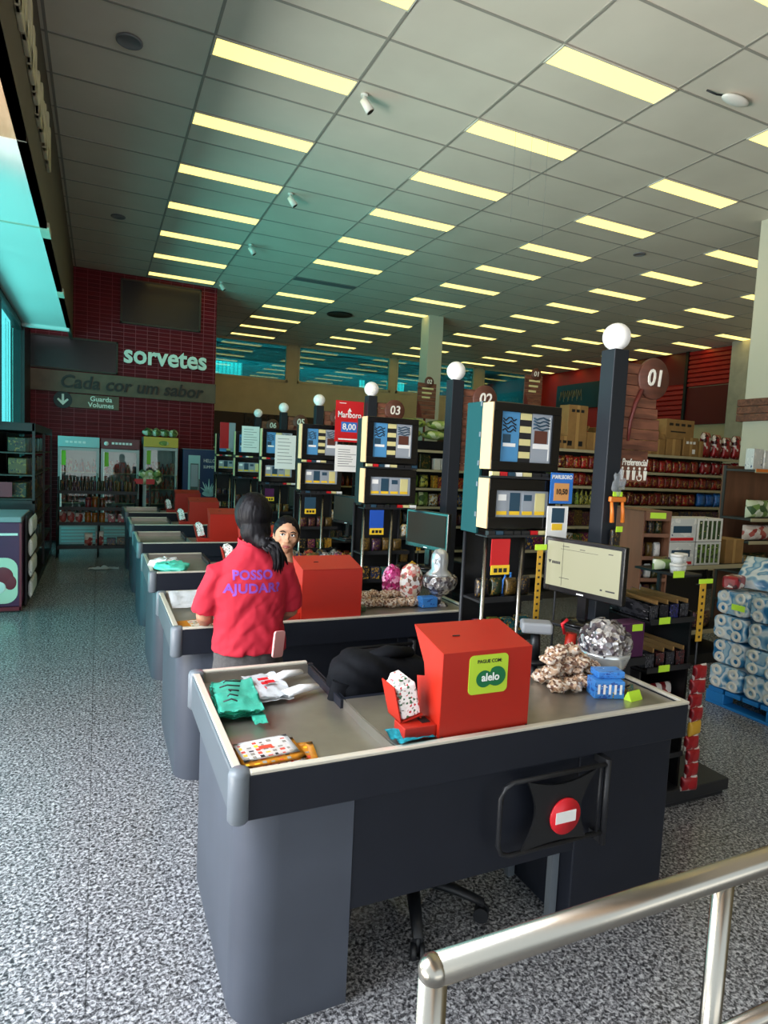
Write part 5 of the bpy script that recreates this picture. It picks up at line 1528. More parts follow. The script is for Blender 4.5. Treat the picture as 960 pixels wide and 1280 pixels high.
def mid_aisle():
    x0, x1, y0 = 3.75, 6.1, 9.0
    gondola('grocery_gondola', 'black gondola with green striped bags piled on top, behind the second lane', x0, x1, y0, .55, (.4, .8, 1.12, 1.42, 1.72, 2.03), 2.2, 'shelfblack', 'shelfblack')
    row('dark_carton', 'box', 'darkmix', .2, .12, .27, 3.8, 4.95, y0 + .15, 2.031 - .31, 'dark carton on the second shelf of the black gondola', 'box', 'dark cartons on the black gondola')
    row('green_packet', 'pouch', 'yellowgreen', .15, .1, .22, 4.2, 4.95, y0 + .14, 1.421, 'lime green packet on the black gondola', 'packet', 'lime packets on the black gondola')
    row('green_packet', 'pouch', 'greencloth', .17, .1, .22, 4.2, 4.95, y0 + .14, 1.121, 'dark green packet below the lime packets', 'packet', 'dark green packets on the black gondola')
    row('boxed_goods', 'box', 'carton', .12, .1, .2, 5.0, 6.05, y0 + .14, 1.721, 'pale printed box on the upper shelf behind the second post', 'box', 'pale boxes on the black gondola')
    row('orange_carton', 'box', 'mixed', .085, .1, .2, 5.0, 6.05, y0 + .14, 1.421, 'orange-brown carton on the black gondola behind the second post', 'box', 'orange cartons on the black gondola')
    row('snack_packet', 'pouch', 'mixed', .16, .1, .22, 4.95, 6.05, y0 + .14, 1.121, 'colourful packet on the black gondola right of the dark monitor', 'packet', 'colourful packets on the black gondola')
    row('snack_packet', 'pouch', 'darkmix', .16, .1, .22, 3.8, 6.05, y0 + .14, .801, 'dark packet low on the black gondola', 'packet', 'dark packets low on the black gondola')
    k = 0
    for lay, (n, z, xs) in enumerate(((4, 2.2, 4.02), (3, 2.37, 4.1), (1, 2.54, 4.2))):
        for i in range(n):
            b = B(); sph(b, (0, 0, .08), (.26, .2, .08), 20, 12)
            for v in b.verts: v.co += v.co.normalized() * .02 * noise.noise(v.co * 9 + V((k, 0, 0)))
            tag(obj('green_bag', b, M['greencloth'], None, (xs + i * .545, y0 + .28, z + .012)), 'green striped bag in the pile on top of the black gondola', 'bag', 'green striped bags on the black gondola'); k += 1
    # aisle signs on poles
    for (lab, num, x, y, z, w, h) in (('brown aisle sign 02 with three pale lines, above the green bags', '02', 5.08, 9.62, 2.58, .35, .60), ('brown aisle sign 01 with three pale words, above the cardboard boxes', '01', 5.77, 7.62, 2.65, .31, .52)):
        t = thing('aisle_sign', lab, 'sign', (x, y, 0))
        b = B(); n = 8
        for i in range(n): box(b, -w / 2, w / 2, -.012, .012, z + h * i / n, z + h * (i + 1) / n - .004, bev=.003)
        obj('panel', b, M['wood'], t)
        b = B(); cyl(b, (0, .035, .0), (0, .035, z + .1), .02, None, 10); obj('pole', b, M['wooddk'], t)
        b = B(); prism(b, [(-w / 2, z + .02), (-w / 2 + .1, z + .02), (-w / 2 + .05, z + h * .35), (-w / 2, z + h * .5)], 'XZ', -.016, -.0125); obj('curved_trim', b, M['wooddk'], t)
        b = B(); lathe(b, [(.001, .01), (.085, .01), (.09, 0), (.001, 0)], n=24); d = obj('number_disc', b, M['wooddisc'], t, (.03, -.014, z + h + .02), FRONT)
        text('number', num, .10, M['letterwhite'], d, (0, 0, .012), (0, 0, 0), depth=.002, bold=.001, shear=.1)
        b = B()
        for i in range(3): box(b, -w * .28, w * .34 - .03 * i, -.016, -.0125, z + h * .82 - i * .075, z + h * .82 - i * .075 + .028)
        obj('aisle_words', b, M['creamprint'], t)
mid_aisle()

def drinks_wall():
    gondola('drinks_gondola', 'dark drinks shelving along the far brown wall', 2.4, 9.2, 18.1, .6, (.5, 1.0, 1.5, 2.0), 2.4, 'shelfblack', 'shelfblack')
    for z in (1.001, 1.501, 2.001):
        row('drink_bottle', 'bottle', 'bottle', .12, .12, .34, 3.3, 7.6, 18.22, z, 'drink bottle on the far dark shelving, shelf at %s height' % {1.001: 'waist', 1.501: 'chest', 2.001: 'top'}[z], 'bottle', 'drink bottles, ' + {1.001: 'waist', 1.501: 'chest', 2.001: 'top'}[z] + ' shelf of the far shelving', gap=.04)
drinks_wall()

def right_side():
    # table with white cartons
    gondola('promotion_table', 'low black promotion unit carrying white printed cartons', 4.7, 5.9, 4.15, .5, (.35, .98), .985, 'shelfblack', 'shelfblack')
    k = 0
    for lay in range(2):
        for i in range(2):
            t = thing('printed_carton', ('upper' if lay else 'lower') + ' ' + ('left' if i == 0 else 'right') + ' white printed carton of the stack on the promotion unit', 'carton', (4.98 + .36 * i, 4.27, .981 + .226 * lay))
            b = B(); box(b, -.17, .17, -.1, .12, 0, .222, bev=.005); obj('carton', b, M['carton'], t)
            b = B()
            if (i == 0) or lay == 5:
                box(b, -.13, .11, -.102, -.1, .085, .15, 0); box(b, -.16, .14, -.102, -.1, .012, .04, 1)
                obj('print', b, [M['bluegrey'], M['marlred']], t)
            else:
                for q in range(5): box(b, -.15 + .062 * q, -.112 + .062 * q, -.102, -.1, .02, .2, 0)
                obj('side_stripes', b, [M['yellowgreen']], t)
    t = thing('cardboard_box', 'plain brown box right of the white cartons behind the pallet', 'box', (5.74, 4.30, .981)); b = B(); box(b, -.12, .14, -.1, .12, 0, .24, bev=.005); obj('carton', b, M['cardboard'], t)
    b = B(); box(b, -.012, .02, -.103, -.1, 0, .24); obj('tape', b, M['tape'], t)
    for i, (x, m, lab) in enumerate(((4.85, 'greencloth', 'dark green packet below the left white carton'), (5.1, 'darkmix', 'black packet below the white cartons'), (5.4, 'darkmix', 'black and white packet below the right white carton'))):
        place('grocery_packet', 'pillow', m, .24, .12, .16, (x, 4.24, .351), lab, 'packet')
    # shelf by the column with milk cartons and bags
    gondola('column_gondola', 'dark brown shelving with white cartons in front of the cream column', 6.72, 8.3, 4.75, .42, (.4, .75, 1.115, 1.375, 1.93), 1.97, 'shelf', 'brownboard')
    b = B(); box(b, 0, 1.58, -.018, -.0125, 1.905, 1.94)
    tag(obj('shelf_strip', b, M['orangeplastic'], None, (6.72, 4.75, 0)), 'orange shelf edge strip under the white cartons by the column', 'shelf strip')
    row('milk_carton', 'box', 'carton', .17, .1, .235, 6.74, 7.9, 4.86, 1.931, 'white carton with red print on the top shelf by the column', 'carton', 'white cartons on the shelf by the column')
    for i in range(3):
        place('green_snack_bag', 'pillow', 'greenbag', .46, .15, .21, (6.97 + .5 * i, 4.84, 1.377), 'green and white bag on the shelf below the white cartons', 'bag', 'green and white bags by the column', RND.uniform(-.1, .1))
        place('red_snack_bag', 'pillow', 'snackred', .48, .16, .18, (6.97 + .5 * i, 4.84, 1.117), 'red and white bag on the shelf under the green bags', 'bag', 'red and white bags by the column', RND.uniform(-.05, .05))
        place('sack', 'pillow', 'darkmix', .46, .15, .22, (6.97 + .5 * i, 4.86, .751), 'dark sack on a low shelf by the column', 'sack', 'dark sacks by the column')
    t = thing('hanging_bag', 'white plastic bag hanging from the column above the cartons', 'bag', (7.45, 5.02, 2.20))
    b = B(); sph(b, (0, 0, .12), (.10, .06, .13), 16, 12)
    for v in b.verts: v.co += v.co.normalized() * .02 * noise.noise(v.co * 14)
    obj('bag', b, M['white_bag'], t); b = B(); box(b, .06, .16, -.03, .0, .14, .3, bev=.01); obj('black_clip', b, M['black'], t)
    # pallet of toilet paper
    px0, px1, py0, py1 = 4.55, 5.45, 2.28, 3.46
    t = thing('pallet', 'blue plastic pallet under the stack of paper roll packs', 'pallet', (px0, py0, 0))
    W, D = px1 - px0, py1 - py0
    b = B()
    for x in (0, W / 2 - .06, W - .12): box(b, x, x + .12, 0, D, 0, .022, bev=.004)
    obj('bottom_boards', b, M['pallet'], t)
    for x in (0, W / 2 - .06, W - .12):
        for y in (0, D / 2 - .08, D - .16):
            b = B(); box(b, x, x + .12, y, y + .16, .0225, .105, bev=.006); obj('block', b, M['pallet'], t)
    b = B()
    for i in range(8): box(b, 0, W, i * D / 8, i * D / 8 + D / 8 - .02, .1055, .14, bev=.004)
    obj('deck', b, M['pallet'], t)
    # roll packs
    def pack_meshes():
        b = B(); n = 40; rings = []
        L, Hh, Dd = .285, .196, .44
        for i in range(13):
            v = i / 12
            s = 1 - .07 * abs(2 * v - 1) ** 6 - .03 * math.cos(2 * PI * v * 2) * 0
            ring = []
            for k in range(n):
                a = 2 * PI * k / n
                r1 = .5
                cx = math.copysign(abs(math.cos(a)) ** .42, math.cos(a)); cz = math.copysign(abs(math.sin(a)) ** .42, math.sin(a))
                dent = 1 - .05 * math.exp(-(cx * 5) ** 2) - .05 * math.exp(-(cz * 5) ** 2)
                ring.append(V((Dd * (v - .5), L / 2 * cx * s * dent, Hh / 2 + Hh / 2 * cz * s * dent)))
            rings.append(ring)
        loft(b, rings)
        wrap = to_mesh('film_wrap', b, M['wrapblue'])
        b = B(); prof = [(.018, 0), (.044, 0), (.040, .012), (.020, .012)]
        rg = [[V((-q[1], q[0] * math.cos(2 * PI * k / 20), q[0] * math.sin(2 * PI * k / 20))) for k in range(20)] for q in prof + [prof[0]]]
        loft(b, rg, cap=False)
        return wrap, to_mesh('roll_end', b, M['cupwhite'])
    wrap, ends = pack_meshes()
    def fill_pack(t):
        link('film_wrap', wrap, t)
        for y in (-.07, .07):
            for z in (.05, .147): link('roll_end', ends, t, (-.218, y, z))
    for lay in range(4):
        for iy in range(4):
            for ix in range(2):
                y = py1 - .15 - .292 * iy; x = px0 + .225 + .45 * ix; z = .1415 + .2 * lay
                if ix == 1 and lay < 3: continue
                lab = 'blue and white paper roll pack, %s layer, %s from the back of the pallet stack' % (['bottom', 'second', 'third', 'top'][lay], NTH[iy]) if ix == 0 else 'blue and white paper roll pack in the far row of the top layer'
                t = thing('paper_roll_pack', lab, 'paper rolls', (x + RND.uniform(-.012, .012), y, z), RND.uniform(-.03, .03), 'paper roll packs on the blue pallet')
                fill_pack(t)
                if lay < 3 and ix == 0:
                    pass
    # filler row so the stack stands on the pallet: far row of the lower layers
    for lay in range(3):
        for iy in range(4):
            t = thing('paper_roll_pack', 'blue and white paper roll pack in the hidden far row of the pallet stack', 'paper rolls', (px0 + .675, py1 - .15 - .292 * iy, .1415 + .2 * lay), 0, 'hidden paper roll packs of the far row')
            fill_pack(t)
    for i, (x, y, z, w, h, rx, rz, m, lab) in enumerate(((4.74, 3.22, .96, .40, .36, -.9, .3, 'wrapblue', 'blue and white bag leaning at the back of the pallet top'), (4.78, 2.76, .96, .42, .36, -.95, .2, 'wrapblue', 'blue and white bag leaning nearest on the pallet top'),
                                                        (5.15, 3.2, .96, .42, .34, -.7, .2, 'wrapblue', 'blue and white bag in the far row on the pallet top'), (5.2, 2.73, .96, .42, .34, -.8, .1, 'white_bag', 'white bag lying in the far row on the pallet top'))):
        o = place('paper_bag_pack', 'pouch', m, w, .13, h, (x, y, z), lab, 'bag', None, -PI / 2 + rz, rx)
    t = thing('red_packet', 'dark red packet lying at the back corner of the pallet stack', 'packet', (4.60, 3.34, .957), .3)
    b = B(); box(b, -.09, .09, -.06, .06, 0, .10, bev=.02); obj('packet', b, M['redpack'], t)
    b = B(); box(b, -.02, .09, -.001, .002, 0, .045)
    tag(obj('price_tag', b, M['limelab'], None, (4.532, 3.2, .80), (0, 0, PI / 2)), 'lime price tag on the top layer of the paper packs', 'price tag')
right_side()

# ------------------------------------------------------------------ coolers and shelves on the window side
def coolers():
    defs = [(-.66, .68, 2.0, 'headerblue', 'glass door drink cooler with pale blue header, nearest the windows'), (.045, .66, 2.0, 'headerred', 'glass door drink cooler with maroon header, middle of three'), (.775, .62, 2.07, 'headeryellow', 'glass door cooler with yellow header and bags on top')]
    yf = 12.7
    for k, (x, W, H, hm, lab) in enumerate(defs):
        t = thing('drink_cooler', lab, 'cooler', (x, yf, 0), 0, 'glass door drink coolers')
        D = .72
        b = B()
        box(b, 0, .04, .05, D, .02, H); box(b, W - .04, W, .05, D, .02, H); box(b, .04, W - .04, D - .04, D, .02, H); box(b, .04, W - .04, .05, D - .04, H - .05, H); box(b, .04, W - .04, .05, D - .04, .02, .42)
        obj('cabinet', b, M['fridge'], t)
        b = B()
        for i in range(5): box(b, .06, W - .06, .035, .05, .08 + .06 * i, .105 + .06 * i)
        obj('grille', b, M['headerblue'] if k < 2 else M['alu'], t)
        b = B(); box(b, 0, W, .02, .05, H - .19, H, bev=.004); hd = obj('header', b, M[hm], t)
        b = B()
        if k == 0:
            for i in range(5): box(b, .12 + .07 * i, .17 + .07 * i, .016, .02, H - .12, H - .08)
        elif k == 1:
            lathe(b, [(.001, .0), (.04, .0), (.04, .004), (.001, .004)], n=20)
            bmesh.ops.transform(b, matrix=Matrix.Translation(V((.09, .02, H - .10))) @ Matrix.Rotation(PI / 2, 4, 'X'), verts=b.verts)
            for i in range(6): box(b, .18 + .06 * i, .225 + .06 * i, .016, .02, H - .11, H - .07)
        else:
            sph(b, (.36, .018, H - .11), (.09, .006, .045), 16, 8)
        obj('header_print', b, M['paper'] if k < 2 else M['greencloth'], hd)
        # door
        b = B(); z0, z1 = .45, H - .20
        for a in ((0.005, .05, z0, z1), (W - .05, W - .005, z0, z1), (.05, W - .05, z0, z0 + .05), (.05, W - .05, z1 - .05, z1)): box(b, a[0], a[1], .01, .048, a[2], a[3])
        dr = obj('door', b, M['fridge'], t)
        b = B(); box(b, .05, W - .05, .025, .03, z0 + .05, z1 - .05); obj('door_glass', b, M['glassclear'], dr)
        b = B(); cyl(b, (W - .03, -.02, 1.0), (W - .03, -.02, 1.35), .01, None, 10); box(b, W - .035, W - .025, -.02, .012, 1.01, 1.03); box(b, W - .035, W - .025, -.02, .012, 1.32, 1.34); obj('handle', b, M['chrome'], dr)
        b = B(); box(b, .055, .13, .0235, .0249, z1 - .32, z1 - .06); obj('lime_sticker', b, M['lime'], dr)
        b = B(); box(b, .06, W - .06, .08, .10, z1 - .03, z1 - .01); box(b, .045, .055, .06, .09, z0 + .05, z1 - .05); obj('strip_light', b, M['fridgelight'], t)
        zs = [.50, .80, 1.08, 1.36]
        for z in zs:
            b = B(); box(b, .045, W - .045, .10, D - .06, z - .012, z); obj('shelf', b, M['silverstrip'], t)
            n = 6
            for i in range(n):
                place('chilled_drink', 'bottle' if RND.random() < .6 else 'box', 'coolgoods', .078, .07, RND.choice((.2, .22, .24)), (x + .09 + (W - .18) * i / (n - 1), yf + .17, z + .001),
                      'chilled drink on the %s shelf inside the %s' % ({.50: 'lowest', .80: 'second', 1.08: 'third', 1.36: 'top'}[z], ['pale blue cooler', 'maroon cooler', 'yellow cooler'][k]), 'drink', 'drinks in the %s, %s shelf' % (['pale blue cooler', 'maroon cooler', 'yellow cooler'][k], {.50: 'lowest', .80: 'second', 1.08: 'third', 1.36: 'top'}[z]))
    # bags on the third cooler
    for i in range(4):
        b = B(); sph(b, (0, 0, .07), (.10, .12, .075), 16, 10)
        for v in b.verts: v.co += v.co.normalized() * .03 * noise.noise(v.co * 12 + V((i, 0, 0)))
        tag(obj('green_bag', b, M['greenbag'], None, (.86 + .15 * i, yf + .2, 2.087)), 'green and white bag on top of the yellow cooler', 'bag', 'bags on the yellow cooler')
    # hanging cluster of bags in front of the third cooler
    t = thing('bag_display', 'cluster of green and white bags on a stand before the yellow cooler', 'display', (.85, 11.9, 0))
    b = B(); cyl(b, (0, .03, .02), (0, .03, 1.5), .018, None, 10); lathe(b, [(.001, 0), (.18, 0), (.18, .02), (.001, .02)], n=20); obj('stand', b, M['blackmetal'], t)
    for i in range(6):
        b = B(); c = V((-.12 + .11 * (i % 3) , -.02, 1.28 + .11 * (i // 3))); sph(b, c, (.085, .06, .08), 14, 10)
        for v in b.verts: v.co += (v.co - c).normalized() * .02 * noise.noise(v.co * 15)
        obj('bag', b, M['greenbag'], t)
    for x in (-.27, -.08):
        b = B(); box(b, x, x + .14, -.10, -.095, 1.22, 1.31); obj('red_tag', b, M['marlred'], t)
    # blue cooler
    t = thing('small_cooler', 'navy blue cooler with a pale door and splash artwork, right of the drink coolers', 'cooler', (1.49, 12.72, 0))
    b = B(); box(b, 0, .66, 0, .7, .04, 1.87, bev=.01); obj('cabinet', b, M['navy'], t)
    b = B(); box(b, .10, .32, -.02, -.001, .6, 1.76, bev=.005); dr = obj('door', b, M['headerblue'], t)
    b = B(); box(b, .14, .29, -.024, -.0205, .75, 1.6); obj('door_window', b, M['fridgedark'], dr)
    b = B(); box(b, .15, .28, -.027, -.0245, 1.15, 1.58); obj('stock', b, M['greyprint'], dr)
    b = B(); box(b, .30, .315, -.035, -.0205, 1.0, 1.3); obj('handle', b, M['chrome'], dr)
    text('lettering', 'HELLO', .095, M['paper'], t, (.50, -.004, 1.66), depth=.002, sx=.8)
    text('lettering', 'SUMMER', .08, M['paper'], t, (.50, -.004, 1.54), depth=.002, sx=.75)
    b = B(); sph(b, (.5, -.004, 1.02), (.13, .004, .06), 16, 8)
    for i in range(7):
        a = -1.0 + .33 * i; tube(b, [(.5, -.004, 1.03), (.5 + .1 * math.sin(a), -.005, 1.03 + .1 * math.cos(a)), (.5 + .17 * math.sin(a * 1.2), -.004, 1.03 + (.2 + .08 * (i % 2)) * math.cos(a))], [.022, .018, .004], 8)
    obj('splash', b, M['headerblue'], t)
    b = B(); box(b, -.02, .68, .0, .3, 1.871, 1.885); obj('top_lip', b, M['cap'], t)
coolers()

def queue_rack():
    t = thing('wire_rack', 'low black wire rack of small goods in front of the drink coolers', 'rack', (-.60, 11.45, 0), 0)
    W, D = 1.22, .42
    b = B()
    for x in (0, W / 2, W):
        for y in (0, D): cyl(b, (x, y, .0), (x, y, 1.31 if y else .98), .014, None, 8)
    obj('uprights', b, M['blackmetal'], t)
    for z in (.16, .55, .80, 1.06):
        b = B(); y0 = 0 if z < .9 else .18
        box(b, 0, W, y0, D, z - .012, z); box(b, 0, W, y0 - .012, y0, z - .02, z + .035); obj('shelf', b, M['blackmetal'], t)
    row('snack_jar', 'jar', 'bottle', .10, .10, .20, -.20, .12, 11.56, .801, 'amber jar on the upper middle of the low wire rack', 'jar', 'amber jars on the wire rack')
    row('snack_bag', 'pouch', 'snackred', .11, .07, .20, -.58, -.22, 11.56, .551, 'pale snack bag at the left of the wire rack', 'packet', 'pale snack bags on the wire rack')
    row('snack_jar', 'jar', 'bottle', .10, .10, .19, -.20, .12, 11.56, .551, 'amber jar on the lower middle of the wire rack', 'jar', 'lower amber jars on the wire rack')
    row('snack_box', 'box', 'redpack', .11, .08, .16, .14, .6, 11.56, .551, 'dark red packet at the right of the wire rack', 'packet', 'dark red packets on the wire rack')
    row('floor_bag', 'pouch', 'snackred', .13, .1, .26, -.22, .12, 11.56, .161, 'speckled bag on the bottom shelf of the wire rack', 'packet', 'bags on the bottom of the wire rack')
    row('dark_carton', 'box', 'darkmix', .14, .1, .16, .14, .6, 11.56, .161, 'dark carton on the bottom shelf of the wire rack', 'box', 'cartons on the bottom of the wire rack')
    row('small_bottle', 'can', 'darkmix', .055, .055, .2, -.58, .6, 11.74, 1.061, 'small dark bottle in the long row on top of the wire rack', 'bottle', 'small bottles on top of the wire rack')
    # plastic bag on the floor
    b = sheet(.42, .16, 24, 12, lambda u, v: .012 + .035 * max(0, noise.noise(V((u * 5, v * 4, 3)))) + .04 * math.exp(-((u - .5) * 8) ** 2 - ((v - .5) * 4) ** 2), .006)
    tag(obj('carrier_bag', b, M['white_bag'], None, (-.12, 10.2, .002), (0, 0, -.05)), 'flat white carrier bag lying on the floor of the corridor', 'bag')
queue_rack()

def window_side():
    # chest freezer with plum graphics
    t = thing('chest_freezer', 'plum coloured ice cream freezer with dessert picture at the window side', 'freezer', (-1.18, 7.75, 0))
    b = B(); box(b, 0, .43, 0, .9, .06, .98, bev=.01); obj('cabinet', b, M['plum'], t)
    b = B(); box(b, -.005, .435, -.005, .905, .98, 1.04, bev=.01); obj('lid', b, M['greybox'], t)
    b = B(); box(b, 0.02, .41, .02, .88, 0, .06); obj('base', b, M['black'], t)
    b = B(); box(b, .415, .436, -.008, -.001, .02, .97); box(b, 0, .43, -.008, -.001, .02, .06); obj('edge_trim', b, M['plumrim'], t)
    b = B(); prism(b, rrect(.10, .40, .10, .60, .12), 'XZ', -.006, -.001); pic = obj('dessert_picture', b, M['plumpink'], t)
    b = B(); sph(b, (.26, -.006, .40), (.10, .004, .10), 18, 10); sph(b, (.33, -.006, .33), (.06, .004, .08), 18, 10); obj('dark_scoops', b, M['plumrim'], pic)
    b = B(); sph(b, (.22, -.007, .28), (.07, .005, .07), 18, 10); obj('pale_scoop', b, M['white'], pic)
    b = B(); box(b, .12, .40, -.004, -.001, .84, .865); obj('brand_line', b, M['white'], t)
    # black framed tall display behind it
    t = thing('tall_display', 'tall black framed display cabinet with dark goods by the windows', 'display', (-1.2, 8.75, 0))
    W, H, D = .50, 2.08, 3.1
    b = B()
    for x in (0, W - .03):
        for y in (0, D / 2, D - .03): box(b, x, x + .03, y, y + .03, 0, H)
    box(b, 0, W, 0, D, H - .10, H, bev=.005); box(b, 0, W, 0, .03, 1.10, 1.14); box(b, 0, W, 0, D, 0, .1)
    obj('frame', b, M['black'], t)
    b = B(); box(b, 0.0, .02, .03, D - .03, .1, H - .1); box(b, .03, W - .03, .02, .03, .10, 1.1); obj('panels', b, M['shelfblack'], t)
    for z in (.45, .85, 1.16, 1.45, 1.72):
        b = B(); box(b, .02, W - .01, .03, D - .03, z - .015, z); obj('shelf', b, M['shelf'], t)
        row('boxed_item', 'box', 'darkmix', .15, .20, .2, 8.85, 11.75, -.90, z + .001, 'dark boxed item in the tall display, shelf at %s height' % {.45: 'knee', .85: 'hip', 1.16: 'waist', 1.45: 'chest', 1.72: 'head'}[z], 'box', 'boxed items in the tall display, ' + {.45: 'knee', .85: 'hip', 1.16: 'waist', 1.45: 'chest', 1.72: 'head'}[z] + ' shelf', gap=.09, axis='Y', rz=PI / 2)
    b = B(); box(b, .04, .26, -.012, -.004, 1.18, 1.36); obj('red_card', b, M['plumrim'], t)
    # pale packets hanging on the side of the freezer
    t = thing('packet_hanger', 'black hook strip beside the plum freezer', 'hanger', (-.735, 8.0, 0))
    b = B(); box(b, 0, .02, 0, .62, .02, 1.03); obj('panel', b, M['shelfblack'], t)
    for r in range(4):
        for c in range(4):
            place('hanging_packet', 'pouch', 'carton', .13, .05, .2, (-.685, 8.09 + .15 * c, .80 - .235 * r), 'pale packet hanging beside the plum freezer, %s row' % (['top', 'second', 'third', 'bottom'][r]), 'packet', 'packets hanging beside the plum freezer, ' + ['top', 'second', 'third', 'bottom'][r] + ' row', PI / 2)
window_side()
# ------------------------------------------------------------------ people
def limb(b, pts, rad, n=16, ref=None):
    tube(b, pts, rad, n, 0, ref)

def ring_stack(b, stack, n=24, mx=None):
    """stack of (cx, cy, z, rx, ry) ellipses"""
    rings = []
    for (cx, cy, z, rx, ry) in stack:
        r = [V((cx + rx * math.copysign(abs(math.cos(2 * PI * k / n)) ** .85, math.cos(2 * PI * k / n)), cy + ry * math.copysign(abs(math.sin(2 * PI * k / n)) ** .9, math.sin(2 * PI * k / n)), z)) for k in range(n)]
        if mx is not None: r = [mx @ p for p in r]
        rings.append(r)
    loft(b, rings)

def head_geo(b, mx, nose=True):
    """head facing -Y, origin at the centre of the skull"""
    t = bmesh.new(); bmesh.ops.create_uvsphere(t, u_segments=32, v_segments=24, radius=1)
    for v in t.verts:
        x, y, z = v.co
        X, Y, Z = x * .074, y * .092, z * .112
        if z < 0:
            X *= 1 - .36 * (-z) ** 1.6; Y *= 1 - .18 * (-z) ** 2
            if y > 0: Y *= 1 - .35 * (-z)
            else: Y -= .008 * (-z)
        if y < -.5 and -.1 < z < .45: Y += .006 * (1 - abs(x))
        if y < -.3: Y *= .97
        v.co = (X, Y, Z)
    merge(b, t, 0, mx)
    if nose:
        tube(b, [mx @ V((0, -.082, .022)), mx @ V((0, -.092, .0)), mx @ V((0, -.104, -.024)), mx @ V((0, -.092, -.036))], [.008, .010, .014, .010], 12)
        for s in (-1, 1): sph(b, mx @ V((s * .011, -.093, -.029)), .008, 10, 8)
        for s in (-1, 1): sph(b, mx @ V((s * .020, -.072, -.062)), (.02, .014, .012), 12, 8)
        for s in (-1, 1): sph(b, mx @ V((s * .034, -.070, .030)), (.024, .012, .008), 12, 8)
        for s in (-1, 1): sph(b, mx @ V((s * .040, -.062, -.018)), (.024, .018, .022), 12, 8)
    for s in (-1, 1):
        sph(b, mx @ V((s * .075, .012, -.008)), (.010, .020, .032), 12, 10)

def hand_geo(b, wrist, d, up, side, curl=.35, L=.17):
    """palm and five separate fingers; d along the hand, up = back of the hand, side = thumb side"""
    w = V(wrist); d = V(d).normalized(); up = (V(up) - d * V(up).dot(d)).normalized(); s = d.cross(up) * side
    tube(b, [w - d * .03, w, w + d * .035, w + d * .07, w + d * .085], [(.026, .018), (.027, .018), (.036, .016), (.040, .014), (.036, .011)], 16, ref=s)
    for i, (off, ln) in enumerate(((.030, .068), (.010, .078), (-.011, .072), (-.030, .056))):
        p = w + d * .078 + s * off
        a = 0; pts = [p - d * .02]; rr = [.0088]
        for q, f in enumerate((.42, .33, .25)):
            pts.append(p.copy()); rr.append(.0088 - .0009 * q)
            a += curl * (1 if q else .6)
            p = p + (d * math.cos(a) - up * math.sin(a)) * (ln * f)
        pts.append(p); rr.append(.0062)
        tube(b, pts, rr, 10)
    p = w + d * .022 + s * .026
    tube(b, [p, p + (d * .6 + s * .75 - up * .25).normalized() * .035, p + (d * .6 + s * .75 - up * .25).normalized() * .035 + (d * .9 + s * .3 - up * .4).normalized() * .030, p + (d * .6 + s * .75 - up * .25).normalized() * .035 + (d * .95 + s * .1 - up * .5).normalized() * .05], [.013, .0115, .0095, .007], 10)

def shirt_noise(seed, amp=.006):
    def f(p):
        fold = noise.noise(V((p.x * 6 + seed, p.y * 6, p.z * 14 + abs(p.x - .7) * 16)))
        crease = max(0, .25 - abs(noise.noise(V((p.x * 9 + seed, p.y * 5, p.z * 11 - (p.x - .7) * 9))))) * 4
        w = .35 + 1.1 * max(0, 1.28 - p.z)
        return amp * (fold * w - .55 * crease * w * .6) + .0015 * noise.noise(p * 40)
    return f

